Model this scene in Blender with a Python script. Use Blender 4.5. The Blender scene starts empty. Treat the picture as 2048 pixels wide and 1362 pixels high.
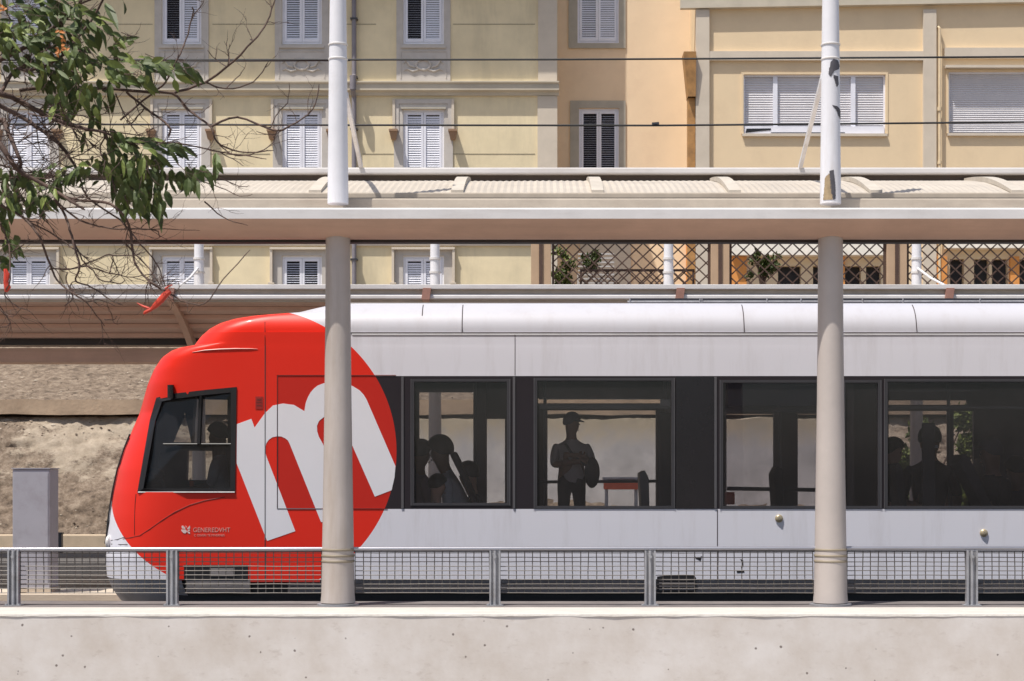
import bpy, bmesh, math, random
from mathutils import Vector, Matrix, noise
R = math.radians
scene = bpy.context.scene
COL = scene.collection

# ------------------------------------------------------------------ camera
F = 3500.0                       # focal length in photo pixels
CX, CY, CH = 1080.0, 958.0, 1.4  # principal point and eye height
cam = bpy.data.cameras.new('camera'); camo = bpy.data.objects.new('camera', cam); COL.objects.link(camo)
camo.location = (0, 0, CH); camo.rotation_euler = (R(90), 0, 0)
cam.sensor_width = 36; cam.lens = 36 * F / 2048
cam.shift_x = -(CX - 1024) / 2048; cam.shift_y = (CY - 681) / 2048
cam.clip_end = 400
cam.dof.use_dof = True; cam.dof.focus_distance = 16.0; cam.dof.aperture_fstop = 9.0
scene.camera = camo

# ------------------------------------------------------------------ light
SUN = Vector((0.32, 0.295, -1.0)).normalized()
w = bpy.data.worlds.new("World"); scene.world = w; w.use_nodes = True
nt = w.node_tree; bg = nt.nodes['Background']
sky = nt.nodes.new('ShaderNodeTexSky'); sky.sky_type = 'NISHITA'; sky.sun_disc = False
sky.sun_elevation = math.asin(-SUN.z); sky.sun_rotation = math.atan2(-SUN.x, -SUN.y) % (2 * math.pi)
sky.dust_density = 2.5
nt.links.new(sky.outputs[0], bg.inputs[0]); bg.inputs[1].default_value = 0.11
sl = bpy.data.lights.new('sun', 'SUN'); sl.energy = 4.6; sl.angle = R(0.5); sl.color = (1, .955, .88)
slo = bpy.data.objects.new('sun', sl); COL.objects.link(slo)
slo.rotation_euler = SUN.to_track_quat('-Z', 'Y').to_euler(); slo.location = (-6, -6, 20)
scene.view_settings.view_transform = 'Standard'; scene.view_settings.look = 'None'
scene.view_settings.exposure = 0.22; scene.view_settings.gamma = 1

rnd = random.Random(7)
def PX(px, Y): return (px - CX) * Y / F
def PZ(py, Y): return CH + (CY - py) * Y / F
def P(px, py, Y): return Vector((PX(px, Y), Y, PZ(py, Y)))

# ------------------------------------------------------------------ materials
def newmat(name):
    m = bpy.data.materials.new(name); m.use_nodes = True
    n = m.node_tree.nodes; return m, n, m.node_tree.links, n['Principled BSDF']
def mat(name, col, rough=.6, metal=0, vary=.12, scale=3.0, bump=0.0, bscale=40, dirt=None, coat=0, streak=0, dirtamt=.5, spec=None):
    m, n, l, b = newmat(name)
    b.inputs['Roughness'].default_value = rough; b.inputs['Metallic'].default_value = metal
    if coat: b.inputs['Coat Weight'].default_value = coat; b.inputs['Coat Roughness'].default_value = .08
    if spec is not None: b.inputs['Specular IOR Level'].default_value = spec
    tc = n.new('ShaderNodeTexCoord')
    nz = n.new('ShaderNodeTexNoise'); nz.inputs['Scale'].default_value = scale; nz.inputs['Detail'].default_value = 8
    nz.inputs['Roughness'].default_value = .62
    l.new(tc.outputs['Object'], nz.inputs['Vector'])
    mr = n.new('ShaderNodeMapRange'); mr.inputs[1].default_value = .3; mr.inputs[2].default_value = .7
    mr.inputs[3].default_value = 1 - vary; mr.inputs[4].default_value = 1 + vary
    l.new(nz.outputs[0], mr.inputs[0])
    mx = n.new('ShaderNodeMix'); mx.data_type = 'RGBA'; mx.blend_type = 'MULTIPLY'; mx.inputs[0].default_value = 1
    mx.inputs[6].default_value = (*col, 1)
    l.new(mr.outputs[0], mx.inputs[7]); out = mx.outputs[2]
    if dirt:
        n2 = n.new('ShaderNodeTexNoise'); n2.inputs['Scale'].default_value = scale * .8; n2.inputs['Detail'].default_value = 10
        n2.inputs['Roughness'].default_value = .7
        if streak:
            mp = n.new('ShaderNodeMapping'); mp.inputs['Scale'].default_value = streak if isinstance(streak, tuple) else (1, 1, .15)
            l.new(tc.outputs['Object'], mp.inputs[0]); l.new(mp.outputs[0], n2.inputs['Vector'])
        else: l.new(tc.outputs['Object'], n2.inputs['Vector'])
        r2 = n.new('ShaderNodeMapRange'); r2.inputs[1].default_value = .5; r2.inputs[2].default_value = .75
        r2.inputs[3].default_value = 0; r2.inputs[4].default_value = dirtamt; l.new(n2.outputs[0], r2.inputs[0])
        m2 = n.new('ShaderNodeMix'); m2.data_type = 'RGBA'; l.new(r2.outputs[0], m2.inputs[0]); l.new(out, m2.inputs[6])
        m2.inputs[7].default_value = (*dirt, 1); out = m2.outputs[2]
    l.new(out, b.inputs['Base Color'])
    if bump:
        n3 = n.new('ShaderNodeTexNoise'); n3.inputs['Scale'].default_value = bscale; n3.inputs['Detail'].default_value = 6
        l.new(tc.outputs['Object'], n3.inputs['Vector'])
        bp = n.new('ShaderNodeBump'); bp.inputs['Strength'].default_value = bump; bp.inputs['Distance'].default_value = .02
        l.new(n3.outputs[0], bp.inputs['Height']); l.new(bp.outputs[0], b.inputs['Normal'])
    return m
def glass(name, tint, refl=.06, rough=.02, dust=.022):
    m = bpy.data.materials.new(name); m.use_nodes = True; n = m.node_tree.nodes; l = m.node_tree.links
    n.remove(n['Principled BSDF']); o = n['Material Output']
    t = n.new('ShaderNodeBsdfTransparent'); t.inputs[0].default_value = (*tint, 1)
    g = n.new('ShaderNodeBsdfGlossy'); g.inputs['Roughness'].default_value = rough; g.inputs[0].default_value = (.9, .95, 1, 1)
    fr = n.new('ShaderNodeFresnel'); fr.inputs[0].default_value = 1.45
    ml = n.new('ShaderNodeMath'); ml.operation = 'MULTIPLY'; ml.inputs[1].default_value = refl / .04; l.new(fr.outputs[0], ml.inputs[0])
    ml.use_clamp = True
    df = n.new('ShaderNodeBsdfDiffuse'); df.inputs[0].default_value = (.60,.55,.58,1); d2 = n.new('ShaderNodeMixShader'); tn = n.new('ShaderNodeTexNoise'); tn.inputs['Scale'].default_value = 4; tn.inputs['Detail'].default_value = 8
    tm = n.new('ShaderNodeMapRange'); tm.inputs[3].default_value = dust*.4; tm.inputs[4].default_value = dust*1.6; tcc = n.new('ShaderNodeTexCoord'); l.new(tcc.outputs['Object'], tn.inputs['Vector']); l.new(tn.outputs[0], tm.inputs[0]); l.new(tm.outputs[0], d2.inputs[0]); l.new(df.outputs[0], d2.inputs[2])
    mx = n.new('ShaderNodeMixShader'); l.new(ml.outputs[0], mx.inputs[0]); l.new(t.outputs[0], mx.inputs[1]); l.new(g.outputs[0], mx.inputs[2])
    l.new(mx.outputs[0], d2.inputs[1]); l.new(d2.outputs[0], o.inputs[0]); return m

M = {}
M['canopy'] = mat('canopy_paint', (.60, .54, .51), .45, vary=.06, scale=2, dirt=(.33, .24, .18), dirtamt=.35, bump=.04, bscale=60)
M['canopywhite'] = mat('canopy_white_paint', (.66, .635, .625), .4, vary=.07, scale=4, dirt=(.36, .30, .25), dirtamt=.6, streak=(.15, 1, 1))
M['under'] = mat('canopy_brown_soffit', (.60, .395, .30), .55, vary=.10, scale=2.5, dirt=(.22, .15, .12), dirtamt=.4, streak=(.12, 1, 1))  # brown puts the beam underside's shade and bounce light into the colour
M['bracket'] = mat('bracket_brown', (.33, .17, .13), .55, vary=.15, scale=8)
M['soffit'] = mat('soffit_board', (.62, .45, .37), .6, vary=.12, scale=1.5, dirt=(.2, .14, .12), dirtamt=.5, streak=(.1, 1, 1))
M['pillar'] = mat('pillar_paint', (.47, .415, .385), .42, vary=.07, scale=3, dirt=(.27, .20, .14), dirtamt=.75, streak=(1, 1, .12), bump=.03)
M['mast'] = mat('mast_white_paint', (.72, .71, .74), .38, vary=.05, scale=4, dirt=(.42, .35, .28), dirtamt=.7, streak=(1, 1, .15), bump=.03)
M['rib'] = mat('rib_paint', (.49, .44, .375), .6, vary=.12, scale=6, dirt=(.38, .31, .24), dirtamt=.5)
M['roofpanel'] = mat('weathered_roof_sheet', (.47, .415, .35), .55, vary=.10, scale=3, dirt=(.42, .36, .29), dirtamt=.6, bump=.1, bscale=12)
M['rail_tan'] = mat('dusty_rail', (.46, .395, .32), .6, vary=.12, scale=5, dirt=(.3, .23, .18), dirtamt=.6, streak=(.2, 1, 1))
M['darkgap'] = mat('dark_metal', (.035, .028, .026), .6)
M['ring'] = mat('beige_ring', (.30, .25, .185), .55)
M['peel'] = mat('exposed_grey_metal', (.075, .07, .08), .55, vary=.3, scale=20)
M['peel2'] = mat('exposed_primer', (.33, .24, .14), .65, vary=.3, scale=15, dirt=(.1, .08, .07))
M['galv'] = mat('galvanised_steel', (.36, .36, .38), .45, metal=.3, vary=.18, scale=10, dirt=(.2, .17, .15), dirtamt=.6)
M['railtube'] = mat('handrail_steel', (.36, .36, .40), .3, metal=.6, vary=.06)
M['wire'] = mat('mesh_wire', (.13, .115, .105), .55, metal=.3)
M['cable'] = mat('cable_black', (.012, .012, .013), .6)
M['black'] = mat('black_rubber', (.012, .011, .013), .45)
M['blackgloss'] = mat('black_gloss', (.014, .012, .016), .18)
M['frame'] = mat('window_frame_grey', (.045, .043, .05), .35)
M['framelight'] = mat('window_trim_grey', (.12, .115, .125), .35, metal=.3)
M['dark_in'] = mat('tram_interior_dark', (.15, .13, .145), .7, vary=.2)
M['seat'] = mat('seat_fabric', (.07, .07, .085), .8)
M['seat_l'] = mat('seat_shell', (.16, .16, .18), .5)
M['orange'] = mat('orange_plastic', (.62, .12, .035), .5)
M['redpaint'] = mat('red_rail_paint', (.55, .09, .03), .5)
M['white'] = mat('white_vinyl', (.78, .775, .84), .3, vary=.025, scale=1.2, coat=.3)
M['crest'] = mat('lettering_white', (.72, .55, .53), .5)
M['crest2'] = mat('lettering_pink', (.66, .32, .28), .5)
M['seam'] = mat('panel_gap', (.05, .035, .04), .7)
M['seamred'] = mat('panel_gap_red', (.16, .015, .012), .6)
M['sealight'] = mat('painted_red_highlight', (.62, .20, .16), .35)
M['skirt'] = mat('underframe_grey', (.22, .20, .20), .55, vary=.2, scale=6, dirt=(.07, .055, .05), dirtamt=.6, streak=(.15, 1, 1))
M['brass'] = mat('brass_cap', (.50, .42, .28), .35, metal=.5)
M['glass'] = glass('tinted_window_glass', (.80, .80, .81), .03)
M['glassd'] = glass('dark_window_glass', (.68, .67, .69), .035)
M['glassf'] = glass('far_window_glass', (.93, .92, .91), .02)
M['cabglass'] = glass('cab_glass', (.62, .62, .62), .02)
M['skin'] = mat('skin', (.62, .36, .26), .55, vary=.05)
M['skin_d'] = mat('skin_dark', (.28, .15, .10), .55, vary=.05)
M['hair'] = mat('dark_hair', (.012, .010, .010), .5)
M['c_dark'] = mat('cloth_dark', (.10, .09, .12), .85)
M['c_black'] = mat('cloth_black', (.022, .019, .026), .85)
M['c_grey'] = mat('cloth_grey', (.50, .44, .44), .85)
M['c_mauve'] = mat('cloth_mauve', (.26, .18, .22), .85)
M['c_white'] = mat('cloth_pale_blue', (.75, .77, .88), .8, scale=8, vary=.15)
M['asphalt'] = mat('platform_asphalt', (.10, .092, .088), .85, vary=.2, scale=6, bump=.2)
M['ballast'] = mat('ballast', (.16, .13, .11), .9, vary=.5, scale=30, bump=.8, bscale=35)
M['slab'] = mat('pale_slab', (.50, .42, .33), .8, vary=.12, scale=3, bump=.15)
M['ground'] = mat('ground_dust', (.24, .21, .18), .9, vary=.2, scale=.8)
M['steel'] = mat('rail_steel', (.25, .22, .20), .35, metal=.8)
M['cabinet'] = mat('cabinet_grey', (.36, .355, .40), .5, vary=.05, scale=4, dirt=(.2, .18, .19))
M['leaf'] = mat('leaf_green', (.058, .084, .014), .6, vary=.45, scale=4)
M['leaf2'] = mat('leaf_light_green', (.16, .20, .04), .6, vary=.3, scale=5)
M['leafo'] = mat('leaf_orange', (.55, .20, .05), .6)
M['bark'] = mat('bark', (.085, .050, .038), .8, vary=.4, scale=25, bump=.3)
M['redtie'] = mat('red_ribbon', (.55, .045, .02), .5, vary=.2, scale=30)
M['shutter'] = mat('shutter_white', (.80, .80, .87), .5, vary=.05, scale=4)
M['roller'] = mat('roller_shutter', (.66, .64, .66), .55, vary=.05, scale=3)
M['paneblack'] = mat('dark_room', (.02, .018, .02), .7)
M['stone'] = mat('stone_surround', (.53, .49, .45), .8, vary=.10, scale=3, dirt=(.34, .30, .25), dirtamt=.4, bump=.06)
M['stone2'] = mat('grey_surround', (.42, .39, .33), .8, vary=.10, scale=3, bump=.06)
M['olive'] = mat('cream_green_render', (.77, .655, .435), .9, vary=.12, scale=.9, dirt=(.44, .38, .26), dirtamt=.65, bump=.06, bscale=25, streak=(1, 1, .22))
M['olivedark'] = mat('render_joint', (.30, .26, .18), .9)
M['peach'] = mat('peach_render', (.82, .635, .44), .9, vary=.06, scale=.8, dirt=(.58, .40, .28), dirtamt=.4, bump=.06, bscale=25)
M['ochre'] = mat('ochre_render', (.78, .61, .40), .9, vary=.05, scale=.8, dirt=(.56, .42, .28), dirtamt=.4, bump=.05, bscale=25)
M['band'] = mat('pale_band', (.62, .54, .44), .85, vary=.06, scale=2, dirt=(.45, .38, .3), dirtamt=.3)
M['cornice'] = mat('cornice_stone', (.56, .50, .40), .85, vary=.10, scale=2, dirt=(.33, .28, .22), dirtamt=.6, streak=(.2, 1, 1))
M['rust'] = mat('rust_ochre_metal', (.42, .22, .075), .6, vary=.3, scale=4, dirt=(.15, .08, .04), dirtamt=.5)
M['pipe'] = mat('pipe_grey', (.22, .20, .22), .5)
M['pipec'] = mat('pipe_cream', (.66, .52, .34), .5)
M['corbel'] = mat('terracotta_corbel', (.30, .19, .12), .8)
M['orangew'] = mat('orange_render', (.72, .30, .08), .85, vary=.1, scale=2)
M['lattice'] = mat('lattice_brown', (.085, .048, .035), .7, vary=.2, scale=10)
M['postoc'] = mat('terrace_post_tan', (.50, .35, .23), .85, vary=.06)
M['awning'] = mat('awning_cloth', (.88, .82, .72), .85)
M['ledge'] = mat('ledge_concrete', (.42, .31, .215), .9, vary=.18, scale=2.5, dirt=(.26, .18, .12), dirtamt=.6, bump=.3, bscale=20)
M['lowwall'] = mat('low_wall_concrete', (.56, .44, .31), .9, vary=.12, scale=3, bump=.15)

def bank_mat():
    m, n, l, b = newmat('earth_bank'); b.inputs['Roughness'].default_value = .95
    tc = n.new('ShaderNodeTexCoord')
    n1 = n.new('ShaderNodeTexNoise'); n1.inputs['Scale'].default_value = .6; n1.inputs['Detail'].default_value = 14; n1.inputs['Roughness'].default_value = .78
    mpb = n.new('ShaderNodeMapping'); mpb.inputs['Scale'].default_value = (1, 1, 1.8); l.new(tc.outputs['Object'], mpb.inputs[0]); l.new(mpb.outputs[0], n1.inputs['Vector'])
    sx = n.new('ShaderNodeSeparateXYZ'); l.new(tc.outputs['Object'], sx.inputs[0])
    # pale render patches, only below the ledge
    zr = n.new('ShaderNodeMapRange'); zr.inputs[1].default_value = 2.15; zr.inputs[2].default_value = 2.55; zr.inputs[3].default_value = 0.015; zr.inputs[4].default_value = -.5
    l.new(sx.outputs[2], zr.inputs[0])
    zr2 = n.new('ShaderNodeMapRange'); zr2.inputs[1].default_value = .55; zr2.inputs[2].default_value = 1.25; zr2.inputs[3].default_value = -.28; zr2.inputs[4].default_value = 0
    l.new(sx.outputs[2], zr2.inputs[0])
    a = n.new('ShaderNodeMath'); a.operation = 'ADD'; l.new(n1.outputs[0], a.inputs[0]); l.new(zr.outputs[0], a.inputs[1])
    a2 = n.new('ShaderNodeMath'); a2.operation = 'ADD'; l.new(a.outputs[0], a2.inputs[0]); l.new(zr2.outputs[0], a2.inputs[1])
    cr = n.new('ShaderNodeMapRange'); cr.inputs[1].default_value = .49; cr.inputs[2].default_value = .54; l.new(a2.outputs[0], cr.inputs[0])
    n2 = n.new('ShaderNodeTexNoise'); n2.inputs['Scale'].default_value = 6; n2.inputs['Detail'].default_value = 14; n2.inputs['Roughness'].default_value = .8
    l.new(tc.outputs['Object'], n2.inputs['Vector'])
    r = n.new('ShaderNodeValToRGB'); e = r.color_ramp.elements
    e[0].position = .36; e[0].color = (.05, .034, .024, 1); e[1].position = .66; e[1].color = (.33, .265, .20, 1)
    q = e.new(.5); q.color = (.19, .14, .10, 1)
    l.new(n2.outputs[0], r.inputs[0])
    r3 = n.new('ShaderNodeValToRGB'); e = r3.color_ramp.elements
    e[0].position = .3; e[0].color = (.235, .185, .13, 1); e[1].position = .62; e[1].color = (.43, .355, .275, 1)
    n4 = n.new('ShaderNodeTexNoise'); n4.inputs['Scale'].default_value = 5; n4.inputs['Detail'].default_value = 14; n4.inputs['Roughness'].default_value = .8
    l.new(tc.outputs['Object'], n4.inputs['Vector']); l.new(n4.outputs[0], r3.inputs[0])
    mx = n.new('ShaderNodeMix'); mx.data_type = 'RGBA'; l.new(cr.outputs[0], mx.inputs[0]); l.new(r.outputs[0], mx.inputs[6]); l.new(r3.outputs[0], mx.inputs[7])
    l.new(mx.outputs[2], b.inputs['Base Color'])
    bp = n.new('ShaderNodeBump'); bp.inputs['Strength'].default_value = .8; bp.inputs['Distance'].default_value = .05
    l.new(n2.outputs[0], bp.inputs['Height']); l.new(bp.outputs[0], b.inputs['Normal'])
    return m
M['bank'] = bank_mat()

def wall_mat():
    m, n, l, b = newmat('parapet_plaster'); b.inputs['Roughness'].default_value = .85
    tc = n.new('ShaderNodeTexCoord')
    n1 = n.new('ShaderNodeTexNoise'); n1.inputs['Scale'].default_value = 2.2; n1.inputs['Detail'].default_value = 10; n1.inputs['Roughness'].default_value = .65
    l.new(tc.outputs['Object'], n1.inputs['Vector'])
    r = n.new('ShaderNodeValToRGB'); e = r.color_ramp.elements
    e[0].position = .3; e[0].color = (.58, .515, .46, 1); e[1].position = .66; e[1].color = (.725, .68, .65, 1)
    l.new(n1.outputs[0], r.inputs[0])
    v = n.new('ShaderNodeTexVoronoi'); v.inputs['Scale'].default_value = 11; l.new(tc.outputs['Object'], v.inputs['Vector'])
    n2 = n.new('ShaderNodeTexNoise'); n2.inputs['Scale'].default_value = 45; n2.inputs['Detail'].default_value = 3; l.new(tc.outputs['Object'], n2.inputs['Vector'])
    # pits: small voronoi cores roughened by noise, present only in some cells
    ad = n.new('ShaderNodeMath'); ad.operation = 'MULTIPLY_ADD'; ad.inputs[1].default_value = .16; l.new(n2.outputs[0], ad.inputs[0]); l.new(v.outputs['Distance'], ad.inputs[2])
    lt = n.new('ShaderNodeMapRange'); lt.inputs[1].default_value = .145; lt.inputs[2].default_value = .185; lt.inputs[3].default_value = 1; lt.inputs[4].default_value = 0
    l.new(ad.outputs[0], lt.inputs[0])
    sc = n.new('ShaderNodeSeparateColor'); l.new(v.outputs['Color'], sc.inputs[0])
    g = n.new('ShaderNodeMath'); g.operation = 'GREATER_THAN'; g.inputs[1].default_value = .42; l.new(sc.outputs[0], g.inputs[0])
    mu = n.new('ShaderNodeMath'); mu.operation = 'MULTIPLY'; l.new(lt.outputs[0], mu.inputs[0]); l.new(g.outputs[0], mu.inputs[1])
    m3 = n.new('ShaderNodeMath'); m3.operation = 'MULTIPLY'; m3.inputs[1].default_value = .8; l.new(mu.outputs[0], m3.inputs[0])
    mx = n.new('ShaderNodeMix'); mx.data_type = 'RGBA'; l.new(m3.outputs[0], mx.inputs[0]); l.new(r.outputs[0], mx.inputs[6]); mx.inputs[7].default_value = (.09, .06, .05, 1)
    # soft broad stains
    n5 = n.new('ShaderNodeTexNoise'); n5.inputs['Scale'].default_value = 14; n5.inputs['Detail'].default_value = 8; n5.inputs['Roughness'].default_value = .75
    mp = n.new('ShaderNodeMapping'); mp.inputs['Scale'].default_value = (.5, 1, 1); l.new(tc.outputs['Object'], mp.inputs[0]); l.new(mp.outputs[0], n5.inputs['Vector'])
    r5 = n.new('ShaderNodeMapRange'); r5.inputs[1].default_value = .56; r5.inputs[2].default_value = .78; r5.inputs[4].default_value = .62; l.new(n5.outputs[0], r5.inputs[0])
    m5 = n.new('ShaderNodeMix'); m5.data_type = 'RGBA'; l.new(r5.outputs[0], m5.inputs[0]); l.new(mx.outputs[2], m5.inputs[6]); m5.inputs[7].default_value = (.40, .33, .28, 1)
    l.new(m5.outputs[2], b.inputs['Base Color'])
    bp = n.new('ShaderNodeBump'); bp.inputs['Strength'].default_value = .10; bp.inputs['Distance'].default_value = .006
    l.new(n2.outputs[0], bp.inputs['Height']); l.new(bp.outputs[0], b.inputs['Normal'])
    return m
M['wall'] = wall_mat()
M['coping'] = mat('coping_white', (.56, .53, .49), .75, vary=.08, scale=6, dirt=(.45, .38, .3), dirtamt=.4, bump=.3, bscale=30, streak=(.3, 1, 1))
M['plinth'] = mat('plinth_shade_grey', (.17, .15, .145), .85, vary=.2, scale=5, dirt=(.35, .3, .27), dirtamt=.3, bump=.2)

# ------------------------------------------------------------------ object helpers
def topof(o):
    while o.parent: o = o.parent
    return o
def tag(o, label=None, cat=None, group=None, kind=None):
    if label: o['label'] = label
    if cat: o['category'] = cat
    if group: o['group'] = group
    if kind: o['kind'] = kind
    return o
def thing(name, loc, label, cat, group=None):
    o = bpy.data.objects.new(name, None); COL.objects.link(o); o.location = loc; o.empty_display_size = .2
    return tag(o, label, cat, group)
class MB:
    def __init__(s): s.v = []; s.f = []; s.mi = []; s.cur = 0
    def quad(s, *p): s.poly(p)
    def poly(s, p):
        b = len(s.v); s.v += [Vector(q) for q in p]; s.f.append(list(range(b, b + len(p)))); s.mi.append(s.cur)
    def mesh(s, vs, fs):
        b = len(s.v); s.v += [Vector(q) for q in vs]
        for f in fs: s.f.append([b + i for i in f]); s.mi.append(s.cur)
    def box(s, x0, x1, y0, y1, z0, z1):
        if x0 > x1: x0, x1 = x1, x0
        if y0 > y1: y0, y1 = y1, y0
        if z0 > z1: z0, z1 = z1, z0
        v = [(x0,y0,z0),(x1,y0,z0),(x1,y1,z0),(x0,y1,z0),(x0,y0,z1),(x1,y0,z1),(x1,y1,z1),(x0,y1,z1)]
        s.mesh(v, [(0,3,2,1),(4,5,6,7),(0,1,5,4),(1,2,6,5),(2,3,7,6),(3,0,4,7)])
    def bar(s, a, b, wx, wy, up=Vector((0, 0, 1))):
        a = Vector(a); b = Vector(b); d = (b - a).normalized()
        u = d.cross(up)
        if u.length < 1e-4: u = d.cross(Vector((0, 1, 0)))
        u.normalize(); v = u.cross(d).normalized()
        pts = []
        for c in (a, b):
            for q, t in ((-1,-1),(1,-1),(1,1),(-1,1)): pts.append(c + u*wx/2*q + v*wy/2*t)
        s.mesh(pts, [(0,3,2,1),(4,5,6,7),(0,1,5,4),(1,2,6,5),(2,3,7,6),(3,0,4,7)])
    def tube(s, pts, rad, n=8, caps=True):
        pts = [Vector(p) for p in pts]; rr = rad if isinstance(rad, (list, tuple)) else [rad]*len(pts)
        rings = []; pu = None
        for i, p in enumerate(pts):
            d = (pts[min(i+1, len(pts)-1)] - pts[max(i-1, 0)]).normalized()
            if pu is None:
                u = d.cross(Vector((0, 0, 1)))
                if u.length < .05: u = d.cross(Vector((0, 1, 0)))
            else: u = pu - d * pu.dot(d)
            u.normalize(); pu = u; v = d.cross(u)
            rings.append([p + (u*math.cos(2*math.pi*k/n) + v*math.sin(2*math.pi*k/n))*rr[i] for k in range(n)])
        vs = [q for r in rings for q in r]; fs = []
        for i in range(len(rings)-1):
            for k in range(n):
                a = i*n+k; b2 = i*n+(k+1) % n; fs.append((a, b2, b2+n, a+n))
        if caps: fs.append(tuple(range(n))[::-1]); fs.append(tuple((len(rings)-1)*n+k for k in range(n)))
        s.mesh(vs, fs)
    def prism_x(s, prof, x0, x1):       # prof: list of (y,z)
        n = len(prof); vs = [(x0, y, z) for y, z in prof] + [(x1, y, z) for y, z in prof]
        s.mesh(vs, [(i, (i+1) % n, (i+1) % n + n, i+n) for i in range(n)] + [tuple(range(n))[::-1], tuple(range(n, 2*n))])
    def prism_y(s, prof, y0, y1):       # prof: list of (x,z)
        n = len(prof); vs = [(x, y0, z) for x, z in prof] + [(x, y1, z) for x, z in prof]
        s.mesh(vs, [(i, (i+1) % n, (i+1) % n + n, i+n) for i in range(n)] + [tuple(range(n))[::-1], tuple(range(n, 2*n))])
    def ell(s, c, r, rot=None, nu=14, nv=9):
        vs = []; fs = []
        for j in range(nv+1):
            t = math.pi*j/nv
            for i in range(nu):
                p = 2*math.pi*i/nu; q = Vector((r[0]*math.sin(t)*math.cos(p), r[1]*math.sin(t)*math.sin(p), r[2]*math.cos(t)))
                if rot: q = rot @ q
                vs.append(Vector(c)+q)
        for j in range(nv):
            for i in range(nu):
                fs.append((j*nu+i, (j+1)*nu+i, (j+1)*nu+(i+1) % nu, j*nu+(i+1) % nu))
        s.mesh(vs, fs)
    def build(s, name, m, parent=None, smooth=False, bevel=0, label=None, angle=40, recalc=True):
        if parent: org = topof(parent).matrix_basis.translation.copy()
        else:
            xs = [v.x for v in s.v]; ys = [v.y for v in s.v]; zs = [v.z for v in s.v]
            org = Vector(((min(xs)+max(xs))/2, (min(ys)+max(ys))/2, min(zs)))
        me = bpy.data.meshes.new(name); me.from_pydata([v - org for v in s.v], [], s.f)
        ms = m if isinstance(m, (list, tuple)) else [m]
        for x in ms: me.materials.append(x)
        me.polygons.foreach_set('material_index', s.mi); me.update()
        if recalc or bevel:
            bm = bmesh.new(); bm.from_mesh(me)
            if bevel:
                bmesh.ops.remove_doubles(bm, verts=bm.verts, dist=1e-5)
            bmesh.ops.recalc_face_normals(bm, faces=bm.faces)
            if bevel: bmesh.ops.bevel(bm, geom=bm.edges[:], offset=bevel, segments=2, affect='EDGES', profile=.6)
            bm.to_mesh(me); bm.free()
        if smooth:
            me.shade_smooth(); me.set_sharp_from_angle(angle=R(angle))
        o = bpy.data.objects.new(name, me); COL.objects.link(o)
        if parent: o.parent = parent
        else: o.location = org
        if label: o['label'] = label
        return o

# ------------------------------------------------------------------ setting
mb = MB(); mb.quad((-150,-40,-.02),(150,-40,-.02),(150,26.9,-.02),(-150,26.9,-.02)); tag(mb.build('ground', M['ground']), kind='structure')
mb = MB(); mb.box(-30,30,12.95,15.42,-.01,.30); tag(mb.build('near_platform', M['asphalt']), kind='structure')
mb = MB(); mb.box(-30,30,15.5,23.2,-.015,.02); tag(mb.build('track_bed', M['ballast']), kind='structure')
mb = MB(); mb.box(-30,30,19.05,20.15,.021,.14); tag(mb.build('walkway', M['slab']), kind='structure')
mb = MB(); mb.box(-30,30,23.3,27.2,-.01,.28); tag(mb.build('far_platform', M['asphalt']), kind='structure')
mb = MB(); mb.box(-60,60,36.0,80,-.01,4.2); tag(mb.build('upper_street', M['ground']), kind='structure')
for i, (yy, lab) in enumerate(((16.1,'near rail of the track under the tram'),(17.5,'far rail of the track under the tram'),(20.9,'near rail of the empty far track'),(22.35,'far rail of the empty far track'))):
    mb = MB(); mb.box(-30,30,yy-.035,yy+.035,.145,.18); mb.box(-30,30,yy-.01,yy+.01,.05,.145); mb.box(-30,30,yy-.07,yy+.07,.021,.05)
    tag(mb.build('steel_rail', M['steel']), lab, 'rail', 'steel rails of the two tram tracks')

# earth bank
def bank_h(x, t):
    if t < .45: z = .25 + (2.45-.25)*(t/.45)
    elif t < .50: z = 2.45
    else: z = 2.62 + (4.25-2.62)*((t-.5)/.5)
    y = 27.35 + (29.35-27.35)*(t/.45) if t < .45 else (29.35 + (t-.45)*6 if t < .5 else 29.7 + (36.3-29.7)*((t-.5)/.5))
    k = 1 if .02 < t < .98 else 0
    if .44 < t < .52: k = .2
    d = (noise.noise(Vector((x*.7, t*9, 0)))*.10 + noise.noise(Vector((x*2.3, t*22, 3)))*.025 + noise.noise(Vector((x*6, t*60, 7)))*.035 + noise.noise(Vector((x*14, t*120, 9)))*.03)*k
    return Vector((x, y - d, z + d*.6))
mb = MB(); NX, NT = 700, 130; vs = [bank_h(-24 + 48*i/NX, j/NT) for j in range(NT+1) for i in range(NX+1)]
mb.mesh(vs, [(j*(NX+1)+i, j*(NX+1)+i+1, (j+1)*(NX+1)+i+1, (j+1)*(NX+1)+i) for j in range(NT) for i in range(NX)])
tag(mb.build('earth_bank', M['bank'], smooth=True, angle=60), kind='structure')
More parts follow.
